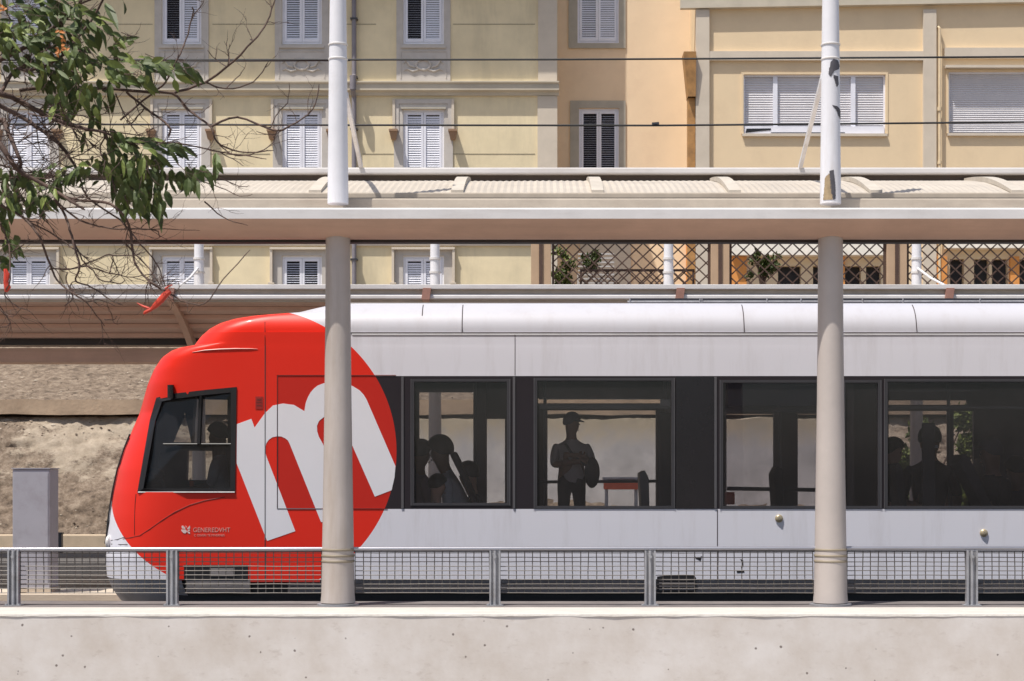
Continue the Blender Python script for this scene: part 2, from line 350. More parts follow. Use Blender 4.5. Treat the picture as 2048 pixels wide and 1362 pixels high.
def smooth_wall_mat():
    m, n, l, b = newmat('stained_render'); b.inputs['Roughness'].default_value = .92
    tc = n.new('ShaderNodeTexCoord'); sx = n.new('ShaderNodeSeparateXYZ'); l.new(tc.outputs['Object'], sx.inputs[0])
    nz = n.new('ShaderNodeTexNoise'); nz.inputs['Scale'].default_value = 1.6; nz.inputs['Detail'].default_value = 12; nz.inputs['Roughness'].default_value = .7; l.new(tc.outputs['Object'], nz.inputs['Vector'])
    a = n.new('ShaderNodeMath'); a.operation = 'MULTIPLY_ADD'; a.inputs[1].default_value = 1.3; l.new(nz.outputs[0], a.inputs[0]); l.new(sx.outputs[2], a.inputs[2])
    r_ = n.new('ShaderNodeMapRange'); r_.inputs[1].default_value = 2.5; r_.inputs[2].default_value = 2.95; l.new(a.outputs[0], r_.inputs[0])
    v = n.new('ShaderNodeMapRange'); v.inputs[1].default_value = .3; v.inputs[2].default_value = .7; v.inputs[3].default_value = .62; v.inputs[4].default_value = 1.15; l.new(nz.outputs[0], v.inputs[0])
    mx = n.new('ShaderNodeMix'); mx.data_type = 'RGBA'; l.new(r_.outputs[0], mx.inputs[0]); mx.inputs[6].default_value = (.60,.58,.575,1); mx.inputs[7].default_value = (.52,.44,.32,1)
    m2 = n.new('ShaderNodeMix'); m2.data_type = 'RGBA'; m2.blend_type = 'MULTIPLY'; m2.inputs[0].default_value = 1; l.new(mx.outputs[2], m2.inputs[6]); l.new(v.outputs[0], m2.inputs[7]); l.new(m2.outputs[2], b.inputs['Base Color'])
    return m
mb = MB(); nx = 90
xa, xb = PX(825,28.2), PX(1700,28.2); zw = PZ(838,28.2)
for i in range(nx):
    x0 = xa+(xb-xa)*i/nx; x1 = xa+(xb-xa)*(i+1)/nx; h = lambda x: zw + .05*noise.noise(Vector((x*1.5,4,0))) + .02*noise.noise(Vector((x*6,4,0)))
    mb.mesh([(x0,27.95,.0),(x1,27.95,.0),(x1,28.1,h(x1)),(x0,28.1,h(x0)),(x1,28.9,h(x1)+.03),(x0,28.9,h(x0)+.03)], [(0,1,2,3),(3,2,4,5)])
mb.poly([(xa,27.95,0),(xa,28.1,zw),(xa,28.9,zw),(xa,28.9,0)])
tag(mb.build('plaster_wall', smooth_wall_mat(), recalc=False), 'smooth pale stained retaining wall seen through the middle tram windows', 'wall')
rb = random.Random(11); mb = MB()
for i in range(4200):        # loose stones and rubble lying on the slope
    x = rb.uniform(-11, 9); t = rb.choice([rb.uniform(.0,.16), rb.uniform(.30,.44), rb.uniform(.53,.75), rb.uniform(0,.44)])
    if noise.noise(Vector((x*.8, t*8, 5))) < -.12 and t < .44: continue
    if -2.3 < x < 5.2 and t < .46: continue
    c = bank_h(x, t); q = rb.uniform(.006,.024)*(1 if rb.random() < .97 else 2); vs = []
    for a_ in range(6):
        d_ = [(1,0,0),(-1,0,0),(0,1,0),(0,-1,0),(0,0,1),(0,0,-1)][a_]; vs.append(c + Vector((d_[0]*q*rb.uniform(.7,1.5), d_[1]*q*rb.uniform(.5,1), d_[2]*q*rb.uniform(.4,.9))) + Vector((0,0,q*.2)))
    mb.cur = 0 if rb.random() < .6 else 1
    mb.mesh(vs, [(0,2,4),(2,1,4),(1,3,4),(3,0,4),(2,0,5),(1,2,5),(3,1,5),(0,3,5)])
tag(mb.build('rubble', [mat('stone_brown', (.20,.15,.11), .9, vary=.5, scale=3), mat('stone_pale', (.42,.36,.29), .9, vary=.4, scale=3)], recalc=False), 'loose stones scattered over the earth bank', 'rubble', kind='stuff')
mb = MB()
zt, zb, n = PZ(799,29.2), PZ(829,29.2), 120
for i in range(n):
    x0 = -24+48*i/n; x1 = x0+48/n
    a = noise.noise(Vector((x0*1.3,0,0)))*.03; b = noise.noise(Vector((x1*1.3,0,0)))*.03
    mb.mesh([(x0,29.2+a,zb+a),(x1,29.2+b,zb+b),(x1,29.2+b,zt+a*.5),(x0,29.2+a,zt+a*.5),(x1,29.8,zt+b*.5),(x0,29.8,zt+a*.5),(x0,29.8,zb),(x1,29.8,zb)],
            [(0,1,2,3),(3,2,4,5),(6,7,1,0)])
tag(mb.build('concrete_ledge', M['ledge']), 'long ochre concrete ledge running along the earth bank', 'ledge')
mb = MB(); mb.box(-24,24,27.0,27.3,.0,PZ(1070,27.0)); tag(mb.build('low_wall', M['lowwall'], bevel=.015), 'low pale kerb wall along the foot of the earth bank', 'wall')

# ------------------------------------------------------------------ parapet wall
wl = thing('parapet_wall', (0, 11.7, -.02), 'long rough pale plaster wall with white coping across the foreground', 'wall')
mb = MB(); mb.box(-14,14,11.704,12.27,-.02,.4845); mb.box(-14,14,12.2701,12.9,-.02,.455); mb.build('wall_face', M['wall'], wl)
mb = MB(); nn = 280
for i in range(nn):       # coping, slightly uneven along its front edge
    x0 = -14+28*i/nn; x1 = x0+28/nn
    f = lambda x: 11.70 + .006*noise.noise(Vector((x*3,0,0))) ; g = lambda x: .484 - .010*abs(noise.noise(Vector((x*5,2,0)))) - .006*abs(noise.noise(Vector((x*19,2,0))))
    mb.mesh([(x0,f(x0),g(x0)),(x1,f(x1),g(x1)),(x1,f(x1)+.004,.495),(x0,f(x0)+.004,.495),(x1,11.73,.5),(x0,11.73,.5),(x1,12.28,.5),(x0,12.28,.5),(x0,11.74,.4846),(x1,11.74,.4846)],
            [(0,1,2,3),(3,2,4,5),(5,4,6,7),(8,9,1,0)])
mb.build('coping', M['coping'], wl, recalc=False)
mb = MB(); mb.box(-14,14,12.28,12.93,.456,.497); mb.build('plinth', M['plinth'], wl)  # dark grey paints the shade on the wall top behind the coping

# ------------------------------------------------------------------ canopies
def wing_y(base, s, d): return base + s*d
def canopy(base, s, xs, label, near):
    root = thing('platform_canopy', (0, base, .5 if near else .28), label, 'canopy')
    X0, X1 = -9.5, 10.5
    Y = lambda d: base + s*d
    # beam: white lip on the street side and curved underside, brown paints its shade and warm bounce
    prof = [(-.30,3.215),(-.30,3.28),(-.27,3.295),(.10,3.30),(.10,3.13),(.04,3.115),(-.06,3.118),(-.16,3.14),(-.24,3.172)]
    if near:
        mb = MB(); mb.prism_x([(Y(a), b) for a, b in prof], X0, X1); o = mb.build('beam', [M['under'], M['canopywhite']], root, smooth=True, angle=25)
        for p in o.data.polygons:
            if p.normal.y*s < -.8 or p.normal.z > .5: p.material_index = 1
        mb = MB(); mb.box(X0,X1,Y(.11),Y(.20),3.105,3.2); mb.build('dark_channel', M['darkgap'], root)
    else:
        mb = MB(); mb.box(X0,X1,Y(-.12),Y(.30),PZ(725,25.4),3.30); mb.build('beam', M['under'], root, bevel=.01)
    # gutter ledge
    mb = MB(); mb.box(X0,X1,Y(.12),Y(.34),3.33,3.425); mb.build('gutter', M['rail_tan'], root, bevel=.012)
    mb = MB(); mb.box(X0,X1,Y(.345),Y(.40),3.34,3.44); mb.build('dark_joint', M['darkgap'], root)
    # wing sheet, corrugated
    d0, z0, d1, z1 = .42, 3.50, 2.0, 3.865 if near else 3.93
    def surf(d, off=0):
        t = (d-d0)/(d1-d0); return z0 + (z1-z0)*(t*.85 + .15*t*t) + off + .05*math.sin(math.pi*t)
    mb = MB(); step = .025; n = int((X1-X0)/step); nd = 8
    vs = []
    for j in range(nd+1):
        d = d0 + (d1-d0)*j/nd
        for i in range(n+1):
            x = X0 + i*step; vs.append((x, Y(d), surf(d) + (.006 if i % 2 else 0) + .004*noise.noise(Vector((x*2,d*3,0)))))
    fs = [(j*(n+1)+i, j*(n+1)+i+1, (j+1)*(n+1)+i+1, (j+1)*(n+1)+i) for j in range(nd) for i in range(n)]
    mb.mesh(vs, fs); mb.build('roof_sheet', M['roofpanel'], root, recalc=False)
    # soffit boards under the sheet
    mb = MB(); k = 6
    for j in range(k):
        a = d0+.02+(d1-d0-.04)*j/k; b = d0+.02+(d1-d0-.04)*(j+.94)/k
        mb.mesh([(X0,Y(a),surf(a)-.05),(X1,Y(a),surf(a)-.05),(X1,Y(b),surf(b)-.05),(X0,Y(b),surf(b)-.05),
                 (X0,Y(a),surf(a)-.075),(X1,Y(a),surf(a)-.075),(X1,Y(b),surf(b)-.075),(X0,Y(b),surf(b)-.075)],
                [(0,1,2,3),(4,7,6,5),(0,4,5,1),(3,2,6,7)])
    mb.build('soffit', M['soffit'], root)
    for d in (.62, .95, 1.28, 1.62):
        mb = MB(); mb.box(X0,X1,Y(d)-.018,Y(d)+.018,surf(d)-.135,surf(d)-.078); mb.build('purlin', M['under'], root)
    # rails at both edges
    if near:
        mb = MB(); mb.box(X0,X1,Y(.42),Y(.50),PZ(399,12.95),PZ(386,12.95)); mb.build('lower_rail', M['rail_tan'], root, bevel=.01)
        mb = MB(); mb.box(X0,X1,Y(1.93),Y(2.06),surf(2.0)+.05,surf(2.0)+.105); mb.build('edge_rail', M['canopywhite'], root, bevel=.012)
        mb = MB(); mb.box(X0,X1,Y(1.99),Y(2.05),surf(2.0)-.05,surf(2.0)+.049); mb.build('edge_strip', mat('rail_shadow_brown', (.10,.075,.06), .8), root)  # dark brown strip paints the shadow under the edge rail
    else:
        Ye = Y(2.0)
        mb = MB(); mb.box(X0,X1,Ye-.05,Ye+.06,PZ(579,Ye),PZ(569.5,Ye)); mb.build('edge_rail', M['canopywhite'], root, bevel=.008)
        mb = MB(); mb.box(X0,X1,Ye+.0,Ye+.05,PZ(588,Ye),PZ(579,Ye)); mb.build('edge_strip', M['rail_tan'], root)
        mb = MB(); mb.prism_x([(Ye+.04,PZ(587.5,Ye)),(Ye-.01,PZ(588.5,Ye)),(Ye-.035,PZ(592,Ye)),(Ye-.035,PZ(597,Ye)),(Ye-.02,PZ(599,Ye)),(Ye+.04,PZ(599,Ye))], X0, X1); mb.build('edge_band', M['canopywhite'], root)
        mb = MB(); mb.box(X0,X1,Ye+.01,Ye+.10,PZ(603,Ye),PZ(598.5,Ye)); mb.build('lower_lip', M['rail_tan'], root)
        mb = MB(); mb.box(X0,X1,Ye+.45,Ye+.52,PZ(603,Ye)-.02,PZ(603,Ye)+.03); mb.build('purlin', M['under'], root)
    # ribs over the sheet
    ribs = ([PX(p, 13.6) for p in (-160,110,380,650,922,1190,1452,1722,1992,2262)] if near else [x + q for x in xs for q in (0, 1.17, 2.34)])
    for rx in ribs:
        mb = MB(); m = 10; vs = []
        for j in range(m+1):
            d = d0+.06+(d1-d0-.12)*j/m; h = .022 + .016*math.sin(math.pi*j/m)
            for xx, hh in ((-.045,-.0),(-.045,h),(.045,h),(.045,-.0)): vs.append((rx+xx, Y(d), surf(d)+hh+.004))
        fs = [(j*4+q, j*4+(q+1) % 4, (j+1)*4+(q+1) % 4, (j+1)*4+q) for j in range(m) for q in range(4)] + [(0,1,2,3),(m*4+3,m*4+2,m*4+1,m*4)]
        mb.mesh(vs, fs); mb.build('rib', M['rib'], root)
    for i, x in enumerate(xs):
        # curved arm under the wing
        mb = MB(); m = 12; vs = []
        for j in range(m+1):
            t = j/m; d = .10 + 1.93*t
            zc = 3.12 + (surf(2.0)-.06-3.12)*t + .10*math.sin(math.pi*t); th = .10 - .035*t
            for xx in (-.045, .045):
                vs += [(x+xx, Y(d), zc+th), (x+xx, Y(d), zc-th)]
        fs = []
        for j in range(m):
            a = j*4; b = a+4
            fs += [(a,b,b+1,a+1),(a+2,a+3,b+3,b+2),(a,a+2,b+2,b),(a+1,b+1,b+3,a+3)]
        fs += [(0,1,3,2),(m*4,m*4+2,m*4+3,m*4+1)]
        mb.mesh(vs, fs); am = mb.build('arm', M['under'] if not near else M['canopy'], root)
        if not near:
            Ye = Y(2.0); x0 = x; sl = (x-.0)*.0
            mb = MB(); mb.mesh([(x-.06,Ye-.07,PZ(600,Ye)),(x+.05,Ye-.07,PZ(600,Ye)),(x+.05,Ye+.04,PZ(600,Ye)),(x-.06,Ye+.04,PZ(600,Ye)),(x-.04,Ye-.07,PZ(577,Ye)),(x+.07,Ye-.07,PZ(577,Ye)),(x+.07,Ye+.04,PZ(577,Ye)),(x-.04,Ye+.04,PZ(577,Ye))],
                [(0,3,2,1),(4,5,6,7),(0,1,5,4),(1,2,6,5),(2,3,7,6),(3,0,4,7)]); mb.build('bracket_end', M['bracket'], am)
        if near:
            base_z = .5
            zs = [(1205,69),(1196,68),(1188,66.5),(1150,65),(1090,63),(1000,60),(900,57),(800,54),(650,51),(480,49),(440,48)]
            mb = MB(); pts = [(x, base, PZ(a, base)) for a, _ in zs]; rad = [b/2*base/F for _, b in zs]
            mb.tube(pts, rad, 32); pl = mb.build('pillar', M['pillar'], root, smooth=True)
            mb = MB(); mb.tube([(x,base,.496),(x,base,.512)], .148, 32); mb.build('base_plate', M['galv'], pl, smooth=True)
            for py in (1099,1111,1122):
                mb = MB(); mb.tube([(x,base,PZ(py+2.6,base)),(x,base,PZ(py+1.3,base)),(x,base,PZ(py-1.3,base)),(x,base,PZ(py-2.6,base))], [.1145,.118,.118,.1145], 32, caps=False)
                mb.build('ring', M['ring'], pl, smooth=True)
            zm = [(408,42),(350,41),(250,38.5),(150,37),(0,33),(-200,28),(-330,25)]
            mb = MB(); mb.tube([(x, base, PZ(a, base)) for a, _ in zm], [b/2*base/F for _, b in zm], 32); ms = mb.build('mast', M['mast'], root, smooth=True)
            for py in (90, 119):
                mb = MB(); mb.tube([(x,base,PZ(py+2.2,base)),(x,base,PZ(py+1,base)),(x,base,PZ(py-1,base)),(x,base,PZ(py-2.2,base))], [.0655,.070,.070,.0655], 32, caps=False)
                mb.build('collar', M['canopywhite'], ms, smooth=True)
        else:
            mb = MB(); mb.tube([(x, base, .28), (x, base, 1.4), (x, base, 3.2)], [.115,.10,.085], 24); mb.build('pillar', M['pillar'], root, smooth=True)
            mb = MB(); mb.tube([(x, base, 3.2), (x, base, 4.5), (x, base, 5.75)], [.082,.072,.060], 24); ms = mb.build('mast', M['mast'], root, smooth=True)
            for z in (4.42, 4.62):
                mb = MB(); mb.tube([(x,base,z),(x,base,z+.03)], .084, 20); mb.build('collar', M['canopywhite'], ms, smooth=True)
    return root, Y, surf
NXS = (PX(676,12.5), PX(1661,12.5)); FXS = tuple(PX(p, 25.7) for p in (398, 870, 1337, 1833))
nc, NY, nsurf = canopy(12.5, 1, NXS, 'near tram stop canopy with two tapered white pillars on the wall', True)
fc, FY, fsurf = canopy(25.7, -1, FXS, 'far tram stop canopy with brown underside behind the red tram', False)
# stays from mast to wing edge
for (a, b) in (((692,190,12.5),(722,334,14.5)), ((1646,152,12.5),(1600,336,14.5))):
    mb = MB(); mb.bar(P(*a), P(*b), .03, .045); mb.build('stay', M['mast'], nc, bevel=.004)
for x, dx in ((FXS[0], .13), (FXS[3], -.04)):
    mb = MB(); mb.tube([(x, 25.62, PZ(536,25.6)), (x + dx*.5, 24.7, 4.24), (x+dx, 23.75, 4.03)], .018, 8); mb.build('stay', M['mast'], fc, smooth=True)
# peeled paint patches on the right mast
def patch(poly, name, m, x, parent):
    mb = MB(); rr = lambda z: (1.5 + (19.8 - 0)*0 + 0)
    def rad(py):
        z = [(408,42),(350,41),(250,38.5),(150,37),(0,33)]
        for (a, b), (c, d) in zip(z, z[1:]):
            if c <= py <= a: return (b + (d-b)*(a-py)/(a-c))/2*12.5/F + .0025
        return .068
    # triangulate finely by scanlines
    ys = [p[1] for p in poly]; y0, y1 = min(ys), max(ys); st = 1.5; rows = []
    y = y0+.2
    while y < y1:
        xs = []
        for i in range(len(poly)):
            (ax, ay), (bx, by) = poly[i], poly[(i+1) % len(poly)]
            if (ay <= y) != (by <= y): xs.append(ax + (bx-ax)*(y-ay)/(by-ay))
        if len(xs) >= 2: rows.append((y, min(xs)+rnd.uniform(-.8,.8), max(xs)+rnd.uniform(-.5,.5)))
        y += st
    vs = []; fs = []; k = 8
    cxp = CX + x*F/12.5
    for (yy, a, b) in rows:
        r = rad(yy); rp = r*F/12.5
        for j in range(k+1):
            u = max(-.985, min(.985, (a + (b-a)*j/k - cxp)/rp))
            vs.append((x + r*u, 12.5 - r*math.sqrt(1-u*u), PZ(yy, 12.5)))
    for i in range(len(rows)-1):
        for j in range(k): fs.append((i*(k+1)+j, i*(k+1)+j+1, (i+1)*(k+1)+j+1, (i+1)*(k+1)+j))
    mb.mesh(vs, fs); return mb.build(name, m, parent)
mast2 = [o for o in COL.objects if o.name.startswith('mast') and o.parent == nc][-1]
xm = NXS[1]
patch([(1664,122),(1674,124),(1678,134),(1676,141),(1666,146),(1658,158),(1654,152),(1656,138),(1659,128)], 'peeled_patch', M['peel'], xm, mast2)
patch([(1663,154),(1674,155),(1675,172),(1671,178),(1667,168)], 'peeled_patch', M['peel'], xm, mast2)
patch([(1661,214),(1673,216),(1682,224),(1681,242),(1676,236),(1670,224)], 'peeled_patch', M['peel'], xm, mast2)
patch([(1656,345),(1664,343),(1667,370),(1668,400),(1663,404),(1657,380)], 'peeled_patch', M['peel'], xm, mast2)
patch([(1647,358),(1655,350),(1659,375),(1662,404),(1644,404),(1646,380)], 'peeled_patch', M['peel2'], xm, mast2)

# ------------------------------------------------------------------ fence
fn = thing('mesh_fence', (0, 12.5, .497), 'low galvanised wire mesh fence with steel top rail on the wall', 'fence')
FYY = 12.5
posts = [-290, 28, 345, 990, 1300, 1943, 2258]
for p in posts:
    x = PX(p, FYY); mb = MB(); wv = .078
    mb.box(x-wv/2, x-wv/2+.012, FYY-.03, FYY+.03, .497, PZ(1101,FYY)); mb.box(x+wv/2-.012, x+wv/2, FYY-.03, FYY+.03, .497, PZ(1101,FYY))
    mb.box(x-wv/2+.0121, x+wv/2-.0121, FYY-.006, FYY+.006, .497, PZ(1101,FYY)); mb.tube([(x,FYY-.018,.497),(x,FYY-.018,PZ(1101,FYY))],.012,12)
    po = mb.build('post', M['galv'], fn)
    mb = MB(); mb.box(x-.06,x+.06,FYY-.05,FYY+.05,.4975,.503); mb.tube([(x-.045,FYY-.035,.503),(x-.045,FYY-.035,.512)],.009,6); mb.tube([(x+.045,FYY-.035,.503),(x+.045,FYY-.035,.512)],.009,6)
    mb.tube([(x,FYY-.034,PZ(1113,FYY)),(x,FYY-.044,PZ(1113,FYY))],.012,8)
    mb.build('foot_plate', M['galv'], po)
mb = MB(); mb.tube([(PX(-300,FYY),FYY,PZ(1099.5,FYY)),(PX(2270,FYY),FYY,PZ(1095.5,FYY))], .0145, 14); mb.build('top_rail', M['railtube'], fn, smooth=True)
mb = MB(); mb.box(PX(-300,FYY),PX(2270,FYY),FYY+.012,FYY+.03,PZ(1103,FYY)-.004,PZ(1101,FYY)); mb.build('rail_clip_strip', M['frame'], fn)
spans = list(zip(posts[:-1], posts[1:]))
pil = [676, 1661]
ed = sorted(posts + pil)
for a, b in zip(ed[:-1], ed[1:]):
    ra = 34 if a in pil else 11; rb = 34 if b in pil else 11
    xa, xb = PX(a+ra, FYY), PX(b-rb, FYY); mb = MB(); n = max(2, round((xb-xa)*F/FYY/15.8)); yw = FYY+.02
    rg = random.Random(int(a)+5)
    for i in range(n+1):
        x = xa + (xb-xa)*i/n; j1 = rg.uniform(-.004,.004)
        mb.tube([(x,yw,PZ(1187,FYY)),(x+j1,yw+.001,PZ(1145,FYY)),(x+rg.uniform(-.003,.003),yw,PZ(1101,FYY))], .0037, 5)
    for k in range(10):
        z = PZ(1106 + 8.9*k, FYY); pts = []
        for i in range(7): pts.append((xa+(xb-xa)*i/6, yw-.0045, z+rg.uniform(-.0015,.0015)))
        mb.tube(pts, .0031, 5)
    mb.build('mesh_panel', M['wire'], fn)

# ------------------------------------------------------------------ tram
TY0, TY1, TC = 15.6, 18.0, 16.8
TR = (-3.9, TC, .02)
tram = thing('tram', TR, 'white tram with a red nose and a big white letter m, stopped at the platform', 'tram')
XE = 9.0
# nose silhouette (photo px at the centreline)
sil = [(1190,223),(1150,214),(1110,210),(1080,213),(1030,218),(985,225),(940,235),(900,248),(860,264),(815,284),(775,300),(745,316),(722,334),(708,354),(702,374),(699.5,396),
       (692,401),(680,410),(667,424),(656,443),(648,468),(643,500),(640,540),(636.5,585),(622,635),(613,672),(606.5,735)]
TS = 16.4
silw = [(PZ(a, TS), PX(b, TS)) for a, b in sil]
def xn(z):
    if z <= silw[0][0]: return silw[0][1]
    for (z0, x0), (z1, x1) in zip(silw, silw[1:]):
        if z0 <= z <= z1: return x0 + (x1-x0)*(z-z0)/(z1-z0)
    return silw[-1][1]
ZS = PZ(664, TY0)   # top of vertical side
ZT = 3.0
def sec(z):      # length and exponent of the rounding of the nose at height z
    t = 0 if z < 2.0 else min(1, (z-2.0)/.5); u = 0 if z < 2.5 else min(1, (z-2.5)/.4)
    return .85 - .30*t, 2.7 + .9*t - .2*u
def halfw(z):
    if z <= ZS: return 1.2 - .0*(z)
    t = min(1, (z-ZS)/(ZT-ZS)); return 1.2 - .012 - .34*(1-math.sqrt(max(0, 1-t**2.0)))
def tram_loft(off=0, zlo=.5, zhi=ZT-.005, nz=60, xe=XE, matidx=0):
    mb = MB(); mb.cur = matidx; rows = []
    zz = sorted(set([zlo + (min(ZS, zhi)-zlo)*i/90 for i in range(91)] + ([ZS+.001+(zhi-ZS-.001)*(1-math.cos(math.pi/2*i/18)) if False else ZS+.001+(zhi-ZS-.001)*math.sin(math.pi/2*i/34) for i in range(35)] if zhi > ZS else [])))
    K = 22
    for z in zz:
        wv = halfw(z) - off; x0 = xn(z) + off*1.3
        lo, n = sec(z)
        half = []
        for k in range(K+1):
            th = math.pi/2*k/K
            yy = wv*math.sin(th)**(2/n); dx = lo*(1 - math.cos(th)**(2/n)) if k < K else lo
            half.append((x0+dx, yy))
        # near side is y = TC - yy
        near = [(xe, wv)] + [(min(x, xe-.1), y) for x, y in half[::-1]]
        row = [Vector((x, TC-y, z)) for x, y in near] + [Vector((min(x, xe-.1), TC+y, z)) for x, y in half[1:]] + [Vector((xe, TC+wv, z))]
        rows.append(row)
    n = len(rows[0]); vs = [p for r in rows for p in r]; fs = []
    for j in range(len(rows)-1):
        for i in range(n): fs.append((j*n+i, j*n+(i+1) % n, (j+1)*n+(i+1) % n, (j+1)*n+i))
    fs.append(tuple(range(n))[::-1]); fs.append(tuple((len(rows)-1)*n+i for i in range(n)))
    mb.mesh(vs, fs); return mb
# paint
def paint_mat():
    m, n, l, b = newmat('tram_paint')
    tc = n.new('ShaderNodeTexCoord'); s = n.new('ShaderNodeSeparateXYZ'); l.new(tc.outputs['Object'], s.inputs[0])
    def val(v):
        q = n.new('ShaderNodeValue'); q.outputs[0].default_value = v; return q.outputs[0]
    def op(o, a, c=None, d=None):
        q = n.new('ShaderNodeMath'); q.operation = o
        for i, t in enumerate((a, c, d)):
            if t is None: continue
            if isinstance(t, (int, float)): q.inputs[i].default_value = t
            else: l.new(t, q.inputs[i])
        return q.outputs[0]
    X = op('ADD', s.outputs[0], TR[0]); Y = op('ADD', s.outputs[1], TR[1]); Z = op('ADD', s.outputs[2], TR[2])
    cx, cz, rr = PX(505,TY0), PZ(903,TY0), 288*TY0/F
    dx = op('SUBTRACT', X, cx); neg = op('MINIMUM', dx, 0); pos = op('MAXIMUM', dx, 0)
    dxx = op('ADD', op('MULTIPLY', neg, .87), pos); dz = op('SUBTRACT', Z, cz)
    d = op('SQRT', op('ADD', op('MULTIPLY', dxx, dxx), op('MULTIPLY', dz, dz)))
    circ = op('LESS_THAN', d, rr)
    band = op('MULTIPLY', op('MULTIPLY', op('GREATER_THAN', Z, PZ(1018,TY0)), op('LESS_THAN', Z, PZ(752,TY0))), op('GREATER_THAN', X, PX(555,TY0)))
    ws = op('MULTIPLY', op('MULTIPLY', op('GREATER_THAN', Z, 1.15), op('LESS_THAN', Z, 2.32)), op('MULTIPLY', op('LESS_THAN', op('ABSOLUTE', op('SUBTRACT', Y, TC)), .62), op('LESS_THAN', X, -3.2)))
    nz = n.new('ShaderNodeTexNoise'); nz.inputs['Scale'].default_value = .9; nz.inputs['Detail'].default_value = 5; l.new(tc.outputs['Object'], nz.inputs['Vector'])
    nm = n.new('ShaderNodeTexNoise'); nm.inputs['Scale'].default_value = 5; nm.inputs['Detail'].default_value = 8; nm.inputs['Roughness'].default_value = .7
    mp = n.new('ShaderNodeMapping'); mp.inputs['Scale'].default_value = (1, 1, .12); l.new(tc.outputs['Object'], mp.inputs[0]); l.new(mp.outputs[0], nm.inputs['Vector'])
    def mixc(f, a, c):
        q = n.new('ShaderNodeMix'); q.data_type = 'RGBA'
        for i, t in ((0, f), (6, a), (7, c)):
            if isinstance(t, tuple): q.inputs[i].default_value = (*t, 1)
            elif isinstance(t, (int, float)): q.inputs[i].default_value = t
            else: l.new(t, q.inputs[i])
        return q.outputs[2]
    red = mixc(op('MULTIPLY', band, .55), (.74, .024, .010), (.37, .014, .010))
    # one white paint, roof fairing colour lowered to offset strong sun on it
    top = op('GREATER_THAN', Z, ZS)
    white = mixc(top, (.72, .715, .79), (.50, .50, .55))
    st = n.new('ShaderNodeMapRange'); st.inputs[1].default_value = .5; st.inputs[2].default_value = .75; st.inputs[4].default_value = .26; l.new(nm.outputs[0], st.inputs[0])
    white = mixc(st.outputs[0], white, (.34, .30, .29))
    wb = mixc(band, white, (.022, .017, .022))
    c = mixc(circ, wb, red); c = mixc(ws, c, (.01, .01, .012))
    l.new(c, b.inputs['Base Color'])
    b.inputs['Roughness'].default_value = .42; b.inputs['Coat Weight'].default_value = .08; b.inputs['Specular IOR Level'].default_value = .3; b.inputs['Coat Roughness'].default_value = .1
    return m
M['paint'] = paint_mat()
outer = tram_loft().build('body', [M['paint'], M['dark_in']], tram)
def tmp(mb, idx=1):
    for i in range(len(mb.mi)): mb.mi[i] = idx
    return mb.build('cutter', [M['paint'], M['dark_in']], tram)
cut_in = tmp(tram_loft(off=.055, zlo=.56, zhi=2.64, xe=XE-.08))
cuts = []
def cutbox(x0, x1, z0, z1, y0, y1):
    mb = MB(); mb.box(x0, x1, y0, y1, z0, z1); cuts.append(mb)
# near windows (px at side plane)
NWIN = [(828,1014,764,1006), (1074,1343,762,1012), (1446,1636,766,1012), (1690,1756,766,1012), (1775,2052,764,1012)]
for (a, b, c, d) in NWIN: cutbox(PX(a,TY0), PX(b,TY0), PZ(d,TY0), PZ(c,TY0), TY0-.1, TY0+.2)
rest = [(2090,2330,766,1012), (2380,2660,766,1012), (2710,2980,766,1012)]
for (a, b, c, d) in rest: cutbox(PX(a,TY0), PX(b,TY0), PZ(d,TY0), PZ(c,TY0), TY0-.1, TY0+.2)
# far windows (px as seen, at the far side plane)
FWIN = [(839,948,785,1012), (974,1010,838,1012), (1095,1311,821,1012), (1452,1546,828,1012), (1594,1634,828,1012), (1775,1893,822,1012), (1905,1945,822,1012),
        (1076,1322,797,807), (1775,1932,801,810), (2110,2300,822,1012)]
for (a, b, c, d) in FWIN: cutbox(PX(a,TY1), PX(b,TY1), PZ(d,TY1), PZ(c,TY1), TY1-.2, TY1+.1)
# cab side window + far cab windows
cabw = [(315,796),(473,775),(470,984),(276,984)]
mb = MB(); mb.prism_y([(PX(a,TY0), PZ(b,TY0)) for a, b in cabw], TY0-.2, TY0+.62); cuts.append(mb)
cabf = [[(345,812),(386,812),(392,886),(330,886)], [(402,800),(458,800),(458,886),(394,886)], [(384,902),(428,902),(428,960),(380,960)]]
for pl in cabf:
    mb = MB(); mb.prism_y([(PX(a,TY1), PZ(b,TY1)) for a, b in pl], TY1-.45, TY1+.2); cuts.append(mb)
allc = MB()
for c in cuts:
    b = len(allc.v); allc.v += c.v; allc.f += [[b+i for i in f] for f in c.f]; allc.mi += c.mi
cut_w = tmp(allc)
for cu in (cut_in, cut_w):
    md = outer.modifiers.new('cut', 'BOOLEAN'); md.operation = 'DIFFERENCE'; md.object = cu; md.solver = 'EXACT'
    try: md.use_self = (cu is cut_w)
    except Exception: pass
dg = bpy.context.evaluated_depsgraph_get(); me = bpy.data.meshes.new_from_object(outer.evaluated_get(dg))
outer.modifiers.clear(); outer.data = me
for cu in (cut_in, cut_w): bpy.data.objects.remove(cu, do_unlink=True)
me.shade_smooth(); me.set_sharp_from_angle(angle=R(30))
tram_body = outer

